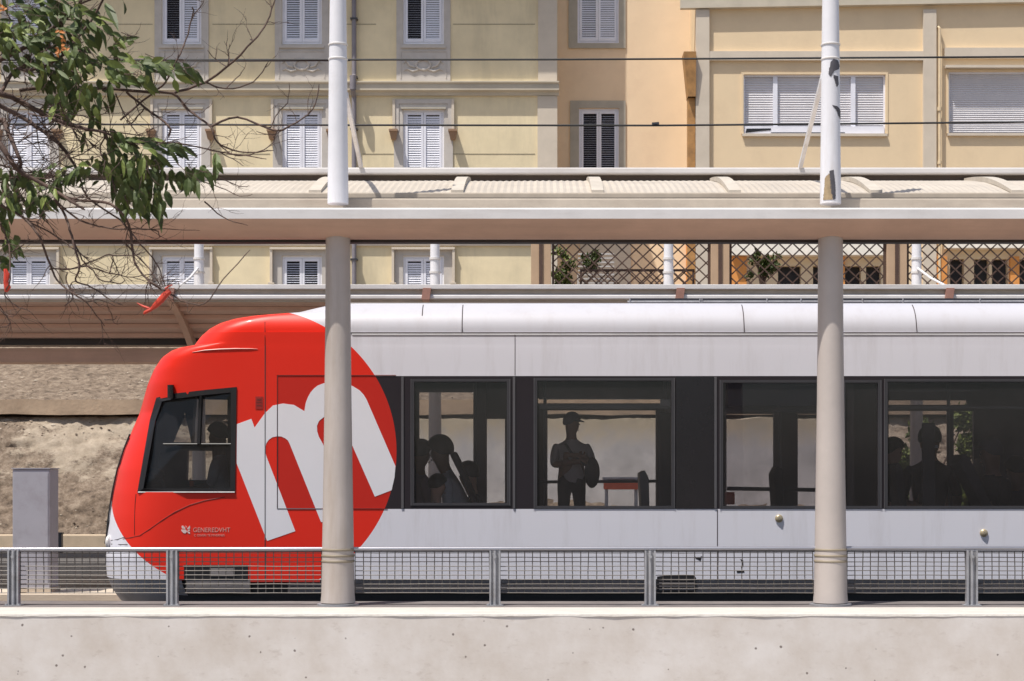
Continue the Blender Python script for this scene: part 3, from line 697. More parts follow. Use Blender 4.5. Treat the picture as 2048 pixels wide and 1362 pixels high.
def Q(px, py, dy=0): return Vector((PX(px, TY0), TY0 + dy, PZ(py, TY0)))
def plate(px0, px1, py0, py1, y0, y1, mb): mb.box(PX(px0,TY0), PX(px1,TY0), y0, y1, PZ(py1,TY0), PZ(py0,TY0))
def frame(px0, px1, py0, py1, t, y0, y1, mb):
    plate(px0, px1, py0, py0+t, y0, y1, mb); plate(px0, px1, py1-t, py1, y0, y1, mb)
    plate(px0, px0+t, py0+t, py1-t, y0, y1, mb); plate(px1-t, px1, py0+t, py1-t, y0, y1, mb)
def window(a, b, c, d, g, trim=True):
    mb = MB(); plate(a-3, b+3, c-3, d+3, TY0+.012, TY0+.018, mb); wn = mb.build('window', g, tram)
    mb = MB(); frame(a-5, b+5, c-6, d+5, 5.2, TY0-.006, TY0+.0115, mb); mb.build('frame', M['frame'], wn)
    if trim:
        for q0, q1 in ((a-6.6, a-5.1), (b+5.1, b+6.6)):
            mb = MB(); plate(q0, q1, c-6, d+5, TY0-.010, TY0+.002, mb); mb.build('trim', M['framelight'], wn)
    return wn
gl = [M['glass'], M['glass'], M['glassd'], M['glassd'], M['glassd']]
for (q, g) in zip(NWIN, gl): window(*q, g)
for q in rest: window(*q, M['glassd'])
# far glazing
for (a, b, c, d) in FWIN:
    mb = MB(); mb.box(PX(a,TY1)-.02, PX(b,TY1)+.02, TY1-.03, TY1-.024, PZ(d,TY1)-.02, PZ(c,TY1)+.02); mb.build('far_pane', M['glassf'], tram)
# hopper bar in the second window and transom rail in the last one
mb = MB(); plate(1078,1340,808,817, TY0+.03, TY0+.06, mb); plate(1078,1326,796,798.5, TY0+.03, TY0+.05, mb); mb.build('hopper_bar', M['frame'], tram)
mb = MB(); plate(1321,1341,799,812, TY0+.0185, TY0+.05, mb); mb.build('latch', M['framelight'], tram)
mb = MB(); plate(1776,2050,812,817, TY0+.03, TY0+.05, mb); plate(1776,1950,780,782, TY0+.03, TY0+.05, mb); mb.build('transom_bar', M['framelight'], tram)
mb = MB(); plate(1456,1636,766,812, TY0+.02, TY0+.03, mb); mb.build('blind', mat('blind_blue_grey', (.045,.048,.08), .5), tram)
mb = MB(); plate(1448,1636,814,824, TY0+.03, TY0+.05, mb); mb.build('hopper_bar', M['frame'], tram)
# uprights in the black band
mb = MB()
for p in (805, 1028, 1431): plate(p-2.4, p+2.4, 753, 1017, TY0-.008, TY0-.0005, mb)
mb.build('pillar_strip', M['framelight'], tram)
mb = MB(); plate(1352,1429,753,1017, TY0-.005, TY0-.0006, mb); mb.build('door_pocket_panel', M['blackgloss'], tram)
mb = MB(); plate(1692,1710,756,1017, TY0+.05, TY0+.09, mb); mb.build('door_post', mat('post_brown_grey',(.10,.08,.08),.5), tram)
# printed film frame over the first window, door joint
mb = MB()
for seg in ((554,750,792,751.3),(554,1016.8,775,1018),(554,750,555.3,1018)): plate(seg[0],seg[2],seg[1],seg[3],TY0-.0045,TY0-.0005,mb)
mb.build('film_edge', M['seamred'], tram)
# panel gaps
mb = MB()
plate(529.5,531,690,1158,TY0-.0035,TY0+.001,mb); plate(1029.4,1030.4,667,751,TY0-.003,TY0+.001,mb); plate(1434,1435.4,1019,1160,TY0-.003,TY0+.001,mb); plate(1029.5,1030.3,1019,1024,TY0-.003,TY0+.001,mb)
mb.build('panel_joint', M['seam'], tram)
mb = MB(); mb.tube([Q(700,665.5,-.001), Q(2900,665.5,-.001)], .0055, 6); mb.build('gutter_joint', M['seam'], tram)
mb = MB(); mb.box(PX(704,TY0), XE-.05, TY0-.006, TY0+.004, PZ(669.5,TY0), PZ(667.3,TY0)); mb.build('gutter_lip', mat('lip_highlight',(.85,.85,.88),.3), tram)  # extra bright strip paints the sunlit highlight along the ledge
# fairing joints follow the curved roof edge
def fairing_pts(px, z0=ZS, z1=ZT-.03, out=.002):
    x = PX(px, TY0+.1); pts = []
    for i in range(11):
        z = z0 + (z1-z0)*math.sin(math.pi/2*i/10); pts.append((x, TC - halfw(z) - out, z + out*.5))
    return pts
for p, sh in ((845, .5), (925, 0), (1486, 0), (1829, 0), (2300, 0), (2700, 0)):
    mb = MB(); fp = fairing_pts(p); mb.tube(fp[4:] if sh else fp, .0042, 6); mb.build('fairing_joint', M['seam'], tram)
# crease below the hump, its highlight painted as a lighter red line
mb = MB()
pts = []
for (a, b) in ((380,705),(410,700.5),(440,698.5),(470,697.5),(500,697.5),(515,698)):
    z = PZ(b, TY0); x = PX(a, TY0); pts.append(Vector((x, 0, z)))
def side_y(x, z):
    x0 = xn(z); lo, n = sec(z)
    t = (x - x0)/lo
    if t >= 1: return TC - halfw(z)
    if t <= 0: return TC
    return TC - halfw(z)*(1 - (1-t)**n)**(1/n)
def on_side(px, py, out=.003):
    y = TY0
    for _ in range(12): y = side_y(PX(px, y), PZ(py, y))
    x, z = PX(px, y), PZ(py, y)
    return Vector((x, y - out, z))
mb = MB(); mb.tube([on_side(a, b) for a, b in ((385,704.5),(410,700.5),(440,698.5),(470,697.5),(500,697.5),(515,698))], [.002,.005,.006,.006,.005,.002], 6); mb.build('roof_crease', M['sealight'], tram, smooth=True)
mb = MB(); mb.tube([on_side(a, b, .001) for a, b in ((530,643),(530,660),(530,675),(530,690))], .0035, 6); mb.build('panel_joint', M['seamred'], tram)
mb = MB(); mb.tube([on_side(a, b, .001) for a, b in ((246,1078),(262,1075),(280,1071),(300,1058),(325,1040),(350,1024),(380,1010),(410,1001),(450,994))], .0032, 6); mb.build('panel_joint', M['seamred'], tram)
mb = MB(); mb.tube([on_side(a, b, .001) for a, b in ((272,988),(270,1010),(269,1040),(269,1070))], .0035, 6); mb.build('panel_joint', M['seamred'], tram)
mb = MB(); mb.tube([on_side(a, b, .001) for a, b in ((222,1081),(235,1079),(250,1074))], .0035, 6); mb.tube([on_side(a, b, .001) for a, b in ((222,1088),(240,1089),(255,1089))], .0035, 6); mb.build('panel_joint', M['seam'], tram)
# the big m
mpoly = [(473.5,848.3),(502.8,837.7),(509.2,855.2),(529.8,826.5),(546,811),(565.6,807),(587.9,809.8),(608.8,822.3),(611.6,805.6),(616,794),(621.4,784.6),(628,777),(635.3,771.2),(647.3,766.5),(665,763),(685,764),
 (703.7,771.2),(719,780.5),(727,789),(733,798.6),(791,932.5),(789,955),(783.2,980.5),(749.7,993.3),(704.5,890.7),(697,871),(689,852),(679,838),(666,831),(654,831),(646.5,835),(638,842),(634,851.6),(634.5,863),(638,874),(646,888),(701,1021),(652,1044),(642,1044),
 (579.5,888),(576,881),(571,877),(563,873),(554.4,872.5),(545,874.5),(537.7,879.5),(532.5,887),(530.7,896),(531,906),(533.5,914.4),(590.7,1062.3),(534.3,1081.8),(473.5,927)]
def flatpoly(poly, name, m, y0, y1, parent=tram):
    me = bpy.data.meshes.new(name); bm = bmesh.new(); org = topof(parent).location
    a = [bm.verts.new(Vector((PX(p[0],TY0), y0, PZ(p[1],TY0))) - org) for p in poly]; f = bm.faces.new(a)
    r = bmesh.ops.extrude_face_region(bm, geom=[f]); vv = [e for e in r['geom'] if isinstance(e, bmesh.types.BMVert)]
    bmesh.ops.translate(bm, verts=vv, vec=(0, y1-y0, 0)); bmesh.ops.recalc_face_normals(bm, faces=bm.faces)
    bmesh.ops.triangulate(bm, faces=[f for f in bm.faces if len(f.verts) > 4]); bm.to_mesh(me); bm.free()
    me.materials.append(m); o = bpy.data.objects.new(name, me); COL.objects.link(o); o.parent = parent; return o
flatpoly(mpoly, 'letter_m', M['white'], TY0-.0025, TY0-.0004)['label'] = 'large tilted white letter m on the red circle'
# joints crossing the m
mb = MB(); plate(529.3,531.2,822,1080,TY0-.0045,TY0-.0026,mb); plate(554.2,555.6,808,1018,TY0-.0045,TY0-.0026,mb); plate(554,642,1016.6,1018.2,TY0-.0047,TY0-.0027,mb); mb.build('door_joint', mat('joint_grey',(.16,.16,.18),.5), tram)
# lettering and crest
def text(s, px, py, size_px, m, parent, sx=1.0):
    cu = bpy.data.curves.new('lettering', 'FONT'); cu.body = s; cu.size = size_px*TY0/F*1.37; cu.extrude = .0006
    o = bpy.data.objects.new('lettering', cu); COL.objects.link(o)
    dg = bpy.context.evaluated_depsgraph_get(); me = bpy.data.meshes.new_from_object(o.evaluated_get(dg)); bpy.data.objects.remove(o)
    pos = Q(px, py, -.0025) - Vector(TR)
    me.transform(Matrix.Translation(pos) @ Matrix.Rotation(R(90), 4, 'X') @ Matrix.Diagonal((sx, 1, 1, 1)))
    me.materials.append(m); o = bpy.data.objects.new('lettering', me); COL.objects.link(o); o.parent = parent; return o
text('GENEREDVHT', 386, 1064.2, 9.6, M['crest2'], tram, .90)
text('C OSVERI TE MIVERNES', 388, 1072.6, 4.6, M['crest2'], tram, .94)
mb = MB()
for poly in ([(363,1052),(366,1051),(371,1056),(370,1058),(364,1057)], [(374,1057),(380,1051),(380.5,1057),(376,1058.5)], [(362.5,1059),(372,1059),(374,1063),(371,1067),(367,1066),(363,1062)], [(374,1062),(380,1064),(380,1068),(376,1066)], [(371,1051),(373.5,1053),(372.5,1056)], [(375,1059.5),(380,1059),(380,1061.5),(376,1062)]):
    mb.prism_y([(PX(a,TY0), PZ(b,TY0)) for a, b in poly], TY0-.0035, TY0-.0008)
mb.build('crest', M['crest'], tram)
# cab window frame and glass
cg = MB(); cg.prism_y([(PX(a,TY0+.03), PZ(b,TY0+.03)) for a, b in ((314,797),(473,776),(470,984),(277,984))], TY0+.025, TY0+.03); cab = cg.build('cab_window', M['cabglass'], tram)
# keep the glass inside the body where the nose curves in: bend vertices inward
for v in cab.data.vertices:
    wv = v.co + Vector(TR); v.co.y = max(v.co.y, side_y(wv.x, wv.z) + .02 - TR[1])
ring = [(313,795.5),(350,787),(410,780),(473.5,774),(472,880),(470.5,985),(370,985),(275,985),(287,915),(300,840)]
inner = [(324,803),(352,797),(410,790),(462,785),(462,880),(461,976),(370,977),(287,977),(298,915),(311,842)]
mb = MB(); k = len(ring); A = [on_side(a, b, .010) for a, b in ring]; B = [on_side(a, b, .010) for a, b in inner]
A2 = [p + Vector((0,.05,0)) for p in A]; B2 = [p + Vector((0,.05,0)) for p in B]
mb.mesh(A+B+A2+B2, [f for i in range(k) for f in ((i,(i+1) % k,k+(i+1) % k,k+i),(i,2*k+i,2*k+(i+1) % k,(i+1) % k),(k+i,k+(i+1) % k,3*k+(i+1) % k,3*k+i))])
mb.build('frame', M['black'], cab)
mb = MB(); mb.tube([on_side(a, b, .012) for a, b in ((277,984.5),(370,984.5),(470,984.5))], .006, 6); mb.build('sill', M['galv'], cab)
mb = MB(); mb.tube([on_side(325,888,-.03), on_side(463,888,-.03)], .008, 6); mb.tube([on_side(400,785,-.05), on_side(396,888,-.05)], .02, 6); mb.build('glazing_bar', M['black'], cab)
# mirror arm, lamp box
mb = MB(); a = on_side(343,797,.03); b = on_side(343,770,.03); mb.tube([a, b], .030, 10); mb.build('mirror', M['blackgloss'], tram, smooth=True, bevel=0)
# side marker panel (dark red recess above the m)
mb = MB(); plate(511,526,793,818,TY0-.004,TY0-.0005,mb); mb.build('marker_light', mat('dark_red_lens',(.33,.02,.015),.3), tram)
mb = MB(); plate(514,523,797,801,TY0-.006,TY0-.0041,mb); plate(513,524,804,805.5,TY0-.006,TY0-.0041,mb); plate(513,524,810,811.5,TY0-.006,TY0-.0041,mb); mb.build('marker_slot', M['seamred'], tram)
# windscreen edge, wiper, headlight
mb = MB(); mb.tube([Vector((xn(PZ(b,TC))+.075, TC-.66, PZ(b,TC))) + Vector((-.012,0,0)) for b in (872,900,940,985,1030,1075)], .012, 8); mb.build('windscreen_seal', M['black'], tram, smooth=True)
mb = MB(); mb.tube([Vector((xn(PZ(b,TC))+.095, TC-.74, PZ(b,TC))) for b in (880,930,985,1040)], .007, 8); mb.tube([Vector((xn(PZ(1040,TC))+.095,TC-.74,PZ(1040,TC))),Vector((xn(PZ(1082,TC))+.04,TC-.6,PZ(1082,TC)))], .009, 8); mb.build('wiper', M['black'], tram, smooth=True)
for yy in (TC-.8, TC+.8):
    z = .82; x = xn(z) + .85*(1-(1-(.8/1.2)**2.7)**(1/2.7)); mb = MB(); mb.ell((x+.005, yy, z), (.03,.09,.07)); mb.build('headlight', M['canopywhite'], tram, smooth=True)
# red underskirt, grey sill, dark bogie
mb = MB()
for k, (a, b) in enumerate(((1160,1166),(1167,1173),(1174,1179),(1180,1186))):
    mb.box(PX(575,TY0), XE-.05, TY0+.012+.008*(k % 2), TY1-.03, PZ(b,TY0), PZ(a,TY0))
mb.build('side_sill', M['skirt'], tram)
mb = MB(); mb.box(PX(330,TY0), XE-.1, TY0+.06, TY1-.06, .20, .499); mb.build('underframe', M['black'], tram)
mb = MB(); plate(368,496,1130,1160,TY0-.004,TY0+.002,mb); mb.build('bogie_opening', M['black'], tram)
mb = MB(); plate(420,470,1136,1152,TY0-.012,TY0-.0041,mb); plate(372,500,1160,1186,TY0+.0,TY0+.02,mb); mb.build('bogie_cover', M['skirt'], tram)
mb = MB(); plate(500,640,1160,1164,TY0-.002,TY0+.02,mb); mb.build('red_sill', mat('red_sill_paint',(.5,.03,.02),.4), tram)
mb = MB(); mb.prism_y([(PX(a,TY0),PZ(b,TY0)) for a, b in ((1314,1153),(1330,1151),(1362,1150),(1388,1150),(1392,1156),(1392,1184),(1314,1184))], TY0-.004, TY0+.0015); mb.build('vent_opening', M['black'], tram)
mb = MB()
for k in range(4): plate(1318,1389,1158+6.5*k,1160.5+6.5*k,TY0-.008,TY0-.0041,mb)
mb.build('vent_slats', M['skirt'], tram)
# nose lower valance (tapers in below the bumper)
mb = MB(); rows = []
for j in range(7):
    z = .5 - .22*j/6 + .0; ins = .0 + .10*(j/6)**1.6; row = []
    for k in range(25):
        th = math.pi*k/24 - math.pi/2; s_ = math.sin(th); c_ = math.cos(th)
        wv = 1.2-.01-ins; yy = wv*math.copysign(abs(s_)**(2/2.7), s_); dx = .85*(1-abs(c_)**(2/2.7))
        row.append(Vector((xn(.5)+ins+dx+.01, TC+yy, z - .0005)))
    rows.append(row)
mb.mesh([p for r in rows for p in r], [(j*25+i, j*25+i+1, (j+1)*25+i+1, (j+1)*25+i) for j in range(6) for i in range(24)])
mb.build('valance', mat('valance_grey',(.36,.35,.36),.5,dirt=(.2,.17,.15),dirtamt=.6,scale=5), tram, smooth=True)
# brass caps
for (a, b) in ((1558,1037),(1967.5,1066)):
    mb = MB(); q = Q(a, b); mb.tube([q+Vector((0,.001,0)), q+Vector((0,-.012,0)), q+Vector((0,-.020,0))], [.036,.034,.022], 20); c = mb.build('cap', M['brass'], tram, smooth=True, angle=50)
    mb = MB(); mb.tube([q+Vector((0,-.0201,0)), q+Vector((0,-.026,0))], .012, 12); mb.build('cap_bolt', M['ring'], c)
# black scuff marks on the lower side
for poly in ([(1390,1113),(1396,1116),(1404,1112),(1401,1122),(1391,1117)], [(1473,1141),(1488,1140),(1489,1145),(1474,1146)], [(1480,1118),(1486,1120),(1487,1132),(1482,1136),(1484,1124)]):
    flatpoly(poly, 'scuff_mark', M['black'], TY0-.002, TY0-.0004)
# roof gear
mb = MB(); yy = TY0+.75
mb.box(PX(740,yy), XE-.3, yy, TY1-.45, 2.99, 3.006); mb.build('roof_deck', mat('roof_grey',(.10,.105,.12),.6), tram)
mb = MB(); mb.tube([(PX(700,15.95),15.95,PZ(607.5,15.95)),(XE-.2,15.95,PZ(607.5,15.95))], .012, 6); mb.build('roof_edge_seal', M['frame'], tram)
mb = MB(); yy = 16.2; z = PZ(600.5, yy); mb.box(PX(1260,yy), PX(3300,yy), yy, yy+.3, 3.0061, PZ(596.5,yy)); mb.build('roof_duct', mat('duct_black_blue',(.03,.032,.042),.5), tram)
mb = MB(); mb.tube([(PX(1255,16.1),16.1,PZ(603,16.1)),(PX(2400,16.1),16.1,PZ(602,16.1))], .0075, 8)
for p in (1260,1400,1404,1534,1602,1725,1806,1960): mb.tube([(PX(p,16.09),16.09,PZ(606,16.09)),(PX(p,16.09),16.09,PZ(596,16.09))], .006, 6)
mb.build('roof_conduit', M['galv'], tram)
# interior: floor, seats, poles, ceiling strip, driver's desk
mb = MB(); mb.box(-3.3, XE-.1, TY0+.06, TY1-.06, .57, .60); mb.build('floor', M['dark_in'], tram)
mb = MB(); mb.box(PX(548,TC), PX(556,TC), TY0+.07, TY1-.07, .6, 2.6); mb.build('bulkhead', M['dark_in'], tram)
mb = MB(); mb.box(-3.95, -3.25, TY0+.45, TY1-.4, .6, 1.16); mb.build('driver_desk', M['dark_in'], tram, bevel=.04)
mb = MB(); mb.ell(P(308,950,16.4), (.10,.14,.07)); mb.ell(P(296,958,16.3), (.07,.1,.05)); mb.tube([P(322,905,16.5), P(318,940,16.5), P(330,975,16.5)], .012); mb.build('control_lever', M['seat_l'], tram, smooth=True)
mb = MB(); mb.box(PX(379,16),PX(386,16),16.0,16.05,PZ(973,16),PZ(962,16)); mb.build('switch', M['orange'], tram)
def seat(px, py_top, Y, lean, facing, m=M['seat']):
    x = PX(px, Y); zt = PZ(py_top, Y); z0 = zt - .72; s_ = facing
    mb = MB(); a = Vector((x, Y, zt)); b = Vector((x + s_*lean*.9, Y, z0+.08))
    prof = [(a.x, a.z), (a.x+s_*.05, a.z-.03), (b.x+s_*.07, b.z), (b.x+s_*.48, b.z+.03), (b.x+s_*.50, b.z-.04), (b.x, b.z-.08), (a.x-s_*.04, a.z-.08)]
    mb.prism_y(prof, Y-.20, Y+.20); o = mb.build('seat', m, tram, bevel=.015, smooth=True)
    mb = MB(); mb.box(b.x+s_*.15, b.x+s_*.25, Y-.05, Y+.05, .601, b.z-.06); mb.build('seat_leg', M['seat_l'], o)
seat(912, 903, 16.35, -.36, -1, M['c_black']); seat(822, 925, 16.7, .0, 1)
seat(1287, 940, 16.9, -.06, -1, M['seat_l']); seat(1550, 932, 17.2, .0, 1); seat(1918, 908, 16.5, .30, -1*-1, M['seat']); seat(1790, 925, 16.5, -.12, -1, M['seat']); seat(1962, 915, 17.1, .1, 1)
mb = MB()
for (p, Y) in ((1090,17.7),(1330,17.3),(1560,17.2),(1897,17.6),(950,17.4)): mb.tube([(PX(p,Y),Y,.6),(PX(p,Y),Y,2.6)], .017, 10)
mb.tube([(PX(1078,17.6),17.6,PZ(964,17.6)),(PX(1340,17.6),17.6,PZ(962,17.6))], .016, 8)
mb.tube([(PX(1454,17.5),17.5,PZ(977,17.5)),(PX(1640,17.5),17.5,PZ(980,17.5))], .02, 8)
mb.build('grab_pole', M['seat_l'], tram, smooth=True)
mb = MB(); mb.box(PX(1449,15.75),PX(1469,15.75),15.72,15.78,PZ(1009,15.75),PZ(984,15.75)); mb.build('orange_box', M['orange'], tram, bevel=.01)
mb = MB(); mb.box(PX(1314,17.0),PX(1350,17.0),16.9,17.1,.6,PZ(826,17)); mb.build('upright_panel', M['seat'], tram, bevel=.03)
mb = MB(); mb.box(PX(949,17.5),PX(973,17.5),17.4,17.6,.6,2.5); mb.build('upright_panel', M['dark_in'], tram)
mb = MB(); mb.box(PX(1843,16.1),PX(1868,16.1),16.05,16.1,.6,PZ(846,16.1)); mb.build('upright_panel', M['seat'], tram, bevel=.01)  # dark upright stands in for a reflection in the window

# ------------------------------------------------------------------ people
def person(label, root, dirv, zscale=1.0, pose='sit', shirt=M['c_dark'], trouser=M['c_black'], skin=M['skin_d'], arms='down', cap=False, lean=0.0, hairr=1.0, head_turn=0):
    """root: point on the floor/seat under the pelvis; dirv: facing angle in degrees (0 = +X)"""
    a = R(dirv); f = Vector((math.cos(a), math.sin(a), 0)); sd = Vector((-math.sin(a), math.cos(a), 0)); up = Vector((0,0,1)); S = zscale
    V = []; E = []; RR = []; reg = []
    def add(p, r, par, g):
        V.append(Vector(p)); RR.append(r*S if not isinstance(r, tuple) else (r[0]*S, r[1]*S)); reg.append(g)
        if par is not None: E.append((par, len(V)-1))
        return len(V)-1
    hz = .93 if pose == 'stand' else .10
    o = Vector(root)
    def W(u, s_, z): return o + (f*u + sd*s_ + up*z)*S
    L = lean
    pel = add(W(0,0,hz), .135, None, 't'); sp = add(W(L*.25,0,hz+.18), .125, pel, 's'); ch = add(W(L*.6,0,hz+.38), .135, sp, 's'); nb = add(W(L*.85,0,hz+.50), .075, ch, 's')
    nk = add(W(L*.95,0,hz+.55), 1.0*.072, nb, 'k'); h0 = add(W(L+.02,0,hz+.625), .092, nk, 'k'); h1 = add(W(L+.02,0,hz+.705), .110, h0, 'k'); h2 = add(W(L+.005,0,hz+.765), .085, h1, 'k')
    ht = R(dirv+head_turn); hf = Vector((math.cos(ht), math.sin(ht), 0)); hs = Vector((-math.sin(ht), math.cos(ht), 0))
    hc = V[h1]
    add(V[h0] + hf*.085*S + up*.035*S, .014, h0, 'k'); add(V[h0] + hf*.05*S - up*.03*S, .032, h0, 'k')
    for q in (-1, 1): add(V[h0] + hs*q*.088*S + up*.03*S, .014, h0, 'k')
    for q in (-1, 1):
        sh = add(W(L*.75, q*.185, hz+.43), .070, ch, 's')
        if arms == 'cross': el = W(L+.02+.06, q*.24, hz+.20); wr = W(.24, -q*.03+q*.04, hz+.28+.04*q); pd = -sd*q
        elif arms == 'lap': el = W(L*.5+.05, q*.24, hz+.19); wr = W(.30, q*.12, hz+.14); pd = f
        elif arms == 'chest': el = W(L+.02+.02, q*.27, hz+.19); wr = W(.17, q*.07, hz+.30); pd = (-sd*q+up*.5).normalized()
        else: el = W(L*.4-.02, q*.25, hz+.18); wr = W(.06, q*.25, hz-.04); pd = (-up+f*.2).normalized()
        e1 = add(el, .050, sh, 's'); w1 = add(wr, .032, e1, 'k'); pm = add(Vector(wr)+pd*.06*S, .030, w1, 'k')
        ax = sd if abs(pd.dot(sd)) < .7 else up
        for k, (off, ln) in enumerate(((-.028,.068),(-.010,.078),(.010,.074),(.027,.058))):
            b1 = add(V[pm] + pd*.045*S + ax*off*S, .009, pm, 'k'); b2 = add(V[b1] + (pd*.9 - f*.1)*ln*.5*S + f*.006*S, .008, b1, 'k'); add(V[b2] + (pd*.6 - up*.3)*ln*.5*S, .007, b2, 'k')
        t1 = add(V[w1] + pd*.03*S + ax*.045*S*(-q), .011, pm, 'k'); add(V[t1] + pd*.035*S + ax*.012*S*(-q), .009, t1, 'k')
    for q in (-1, 1):
        hp = add(W(.0, q*.095, hz-.06), .092, pel, 't')
        if pose == 'stand': kn = add(W(.02, q*.10, .50), .062, hp, 't'); an = add(W(-.02, q*.10, .09), .042, kn, 't'); add(W(.14, q*.12, .04), .036, an, 'b')
        else: kn = add(W(.44, q*.12, .06), .066, hp, 't'); an = add(W(.46, q*.12, -.36), .042, kn, 't'); add(W(.60, q*.13, -.40), .036, an, 'b')
    me = bpy.data.meshes.new('person'); me.from_pydata([v - o for v in V], E, []); ob = bpy.data.objects.new('person', me); COL.objects.link(ob); ob.location = o
    sk = ob.modifiers.new('skin', 'SKIN'); sk.use_smooth_shade = True; sk.branch_smoothing = .6
    for i, v in enumerate(me.skin_vertices[0].data): v.radius = (RR[i], RR[i]) if not isinstance(RR[i], tuple) else RR[i]
    me.skin_vertices[0].data[0].use_root = True
    sb = ob.modifiers.new('sub', 'SUBSURF'); sb.levels = 2; sb.render_levels = 2
    dg = bpy.context.evaluated_depsgraph_get(); m2 = bpy.data.meshes.new_from_object(ob.evaluated_get(dg)); ob.modifiers.clear(); ob.data = m2
    m2.materials.clear()
    for x in (skin, shirt, trouser, M['black']): m2.materials.append(x)
    for v in m2.vertices:      # a broader, flatter trunk than the skin gives
        q = v.co; h = q.z/S - hz; sdv = q.dot(sd); ax = V[nb]-o
        if -.16 < h < .50 and abs(sdv) < .175*S:
            k = math.sin(math.pi*min(1, max(0, (h+.16)/.66)))**.5; v.co = q + sd*sdv*.42*k*(1-(abs(sdv)/(.175*S))**3)
    segs = [(V[i]-o, V[j]-o, reg[j]) for i, j in E]; idx = {'k':0,'s':1,'t':2,'b':3}
    for p in m2.polygons:
        c = p.center; best = 9; g = 's'
        for A, B, r in segs:
            ab = B-A; t = max(0, min(1, (c-A).dot(ab)/max(ab.length_squared, 1e-9))); d = (c-(A+ab*t)).length
            if d < best: best = d; g = r
        p.material_index = idx[g]
    m2.shade_smooth()
    tag(ob, label, 'person')
    # hair cap and face
    def child(name, mb2, m):
        c = mb2.build(name, m, None, smooth=True); c.location -= o; c.parent = ob; return c
    mb = MB(); nu, nv = 18, 10; vs = []
    for j in range(nv+1):
        t = math.pi*.62*j/nv
        for i in range(nu):
            p = 2*math.pi*i/nu; fr = math.cos(p); tt = t*(1 - .38*max(0, fr))
            vs.append(hc + up*.012*S + (hf*math.sin(tt)*math.cos(p)*.118 + hs*math.sin(tt)*math.sin(p)*.112 + up*math.cos(tt)*.125)*S*hairr*(.93 if cap else 1))
    mb.mesh(vs, [(j*nu+i, (j+1)*nu+i, (j+1)*nu+(i+1) % nu, j*nu+(i+1) % nu) for j in range(nv) for i in range(nu)])
    child('cap' if cap else 'hair', mb, M['c_dark'] if cap else M['hair'])
    if cap:
        mb = MB(); c0 = hc + up*.03*S; pts = []
        for k in range(9):
            p = R(-75+150*k/8); pts.append(c0 + (hf*math.cos(p)*.10 + hs*math.sin(p)*.10)*S)
        for k in range(9):
            p = R(-60+120*k/8); pts.append(c0 + (hf*(math.cos(p)*.07+.075) + hs*math.sin(p)*.095 - up*.02)*S)
        q2 = [p - up*.008 for p in pts]
        mb.mesh(pts+q2, [(k, k+1, k+10, k+9) for k in range(8)] + [(18+k, 27+k, 28+k, 19+k) for k in range(8)] + [(9+k, 10+k, 28+k, 27+k) for k in range(8)])
        child('cap_brim', mb, M['c_dark'])
    for q in (-1, 1):
        mb = MB(); mb.ell(V[h0] + (hf*.080 + hs*q*.032 + up*.055)*S, (.010*S,.010*S,.008*S), nu=8, nv=6); child('eye', mb, M['black'])
    mb = MB(); mb.ell(V[h0] + (hf*.080 - up*.012)*S, (.012*S,.012*S,.006*S), nu=8, nv=6); child('mouth', mb, M['redpaint'] if False else M['skin'])
    return ob, V
def bag(name, label, pts, strap, m=M['c_black']):
    mb = MB(); c = sum(pts, Vector())/len(pts)
    b = MB(); b.ell(c, (pts[0].x, 0, 0) if False else (.075,.06,.15)); root = b.build(name, m, None, smooth=True)
    tag(root, label, 'bag')
    mb = MB(); mb.tube(strap, .012, 8); s = mb.build('strap', m, None, smooth=True); s.location -= root.location; s.parent = root
    return root
def seated(px, py_head_top, Y, **k):
    S = k.get('zscale', 1); z = PZ(py_head_top, Y) - .965*S
    return person(k.pop('label'), (PX(px, Y), Y, z), k.pop('dirv'), **k)
seated(838, 872, 16.75, label='dark haired passenger in mauve top seated leftmost in the first saloon window', dirv=20, shirt=M['c_mauve'], arms='lap')
seated(936, 866, 16.6, label='passenger with full dark hair and pale blue shirt beside the slanted seat', dirv=178, shirt=M['c_white'], arms='lap', lean=.24, hairr=1.12, zscale=1.02)
seated(872, 942, 16.05, label='small child in black clothes seated low in front of the pale blue shirt', dirv=10, shirt=M['c_black'], arms='lap', zscale=.8, skin=M['skin'])
seated(972, 916, 16.7, label='passenger in black bending forward behind the slanted seat', dirv=190, shirt=M['c_black'], arms='chest', lean=.16, zscale=.95, skin=M['skin'])
zf = .60
Sp = (PZ(820,16.9) - zf)/1.78
pst, PV = person('standing passenger in a cap and grey top with a crossbody bag', (PX(1143,16.9), 16.9, zf), -75, zscale=Sp, pose='stand', shirt=M['c_grey'], trouser=M['c_black'], arms='cross', cap=True, head_turn=55)
bag('crossbody_bag', 'black crossbody bag hanging at the hip of the standing passenger', [P(1184,945,16.75)], [P(1131,888,16.76), P(1142,904,16.72), P(1160,922,16.71), P(1180,938,16.73)])
seated(1783, 868, 17.0, label='passenger seen in profile at the left edge of the rightmost window', dirv=-30, shirt=M['c_dark'], arms='lap', skin=M['skin'])
seated(1860, 843, 17.15, label='passenger in a black coat with a white collar before the green bushes', dirv=85, shirt=M['c_black'], arms='down', zscale=1.05)
mb = MB(); c = P(1860,893,17.13); mb.tube([c+Vector((math.cos(t)*.072,math.sin(t)*.07,-.01+.012*math.cos(t))) for t in [2*math.pi*i/16 for i in range(17)]], .014, 8)
col = mb.build('collar', M['c_white'], None, smooth=True)
_pp = [o for o in COL.objects if o.name.startswith('person') and 'white collar' in o.get('label','')][0]
col.location -= _pp.location; col.parent = _pp
seated(1985, 866, 16.6, label='large dark clothed passenger in a cap filling the right end window', dirv=200, shirt=M['c_black'], arms='lap', cap=True, zscale=1.1, head_turn=-30)
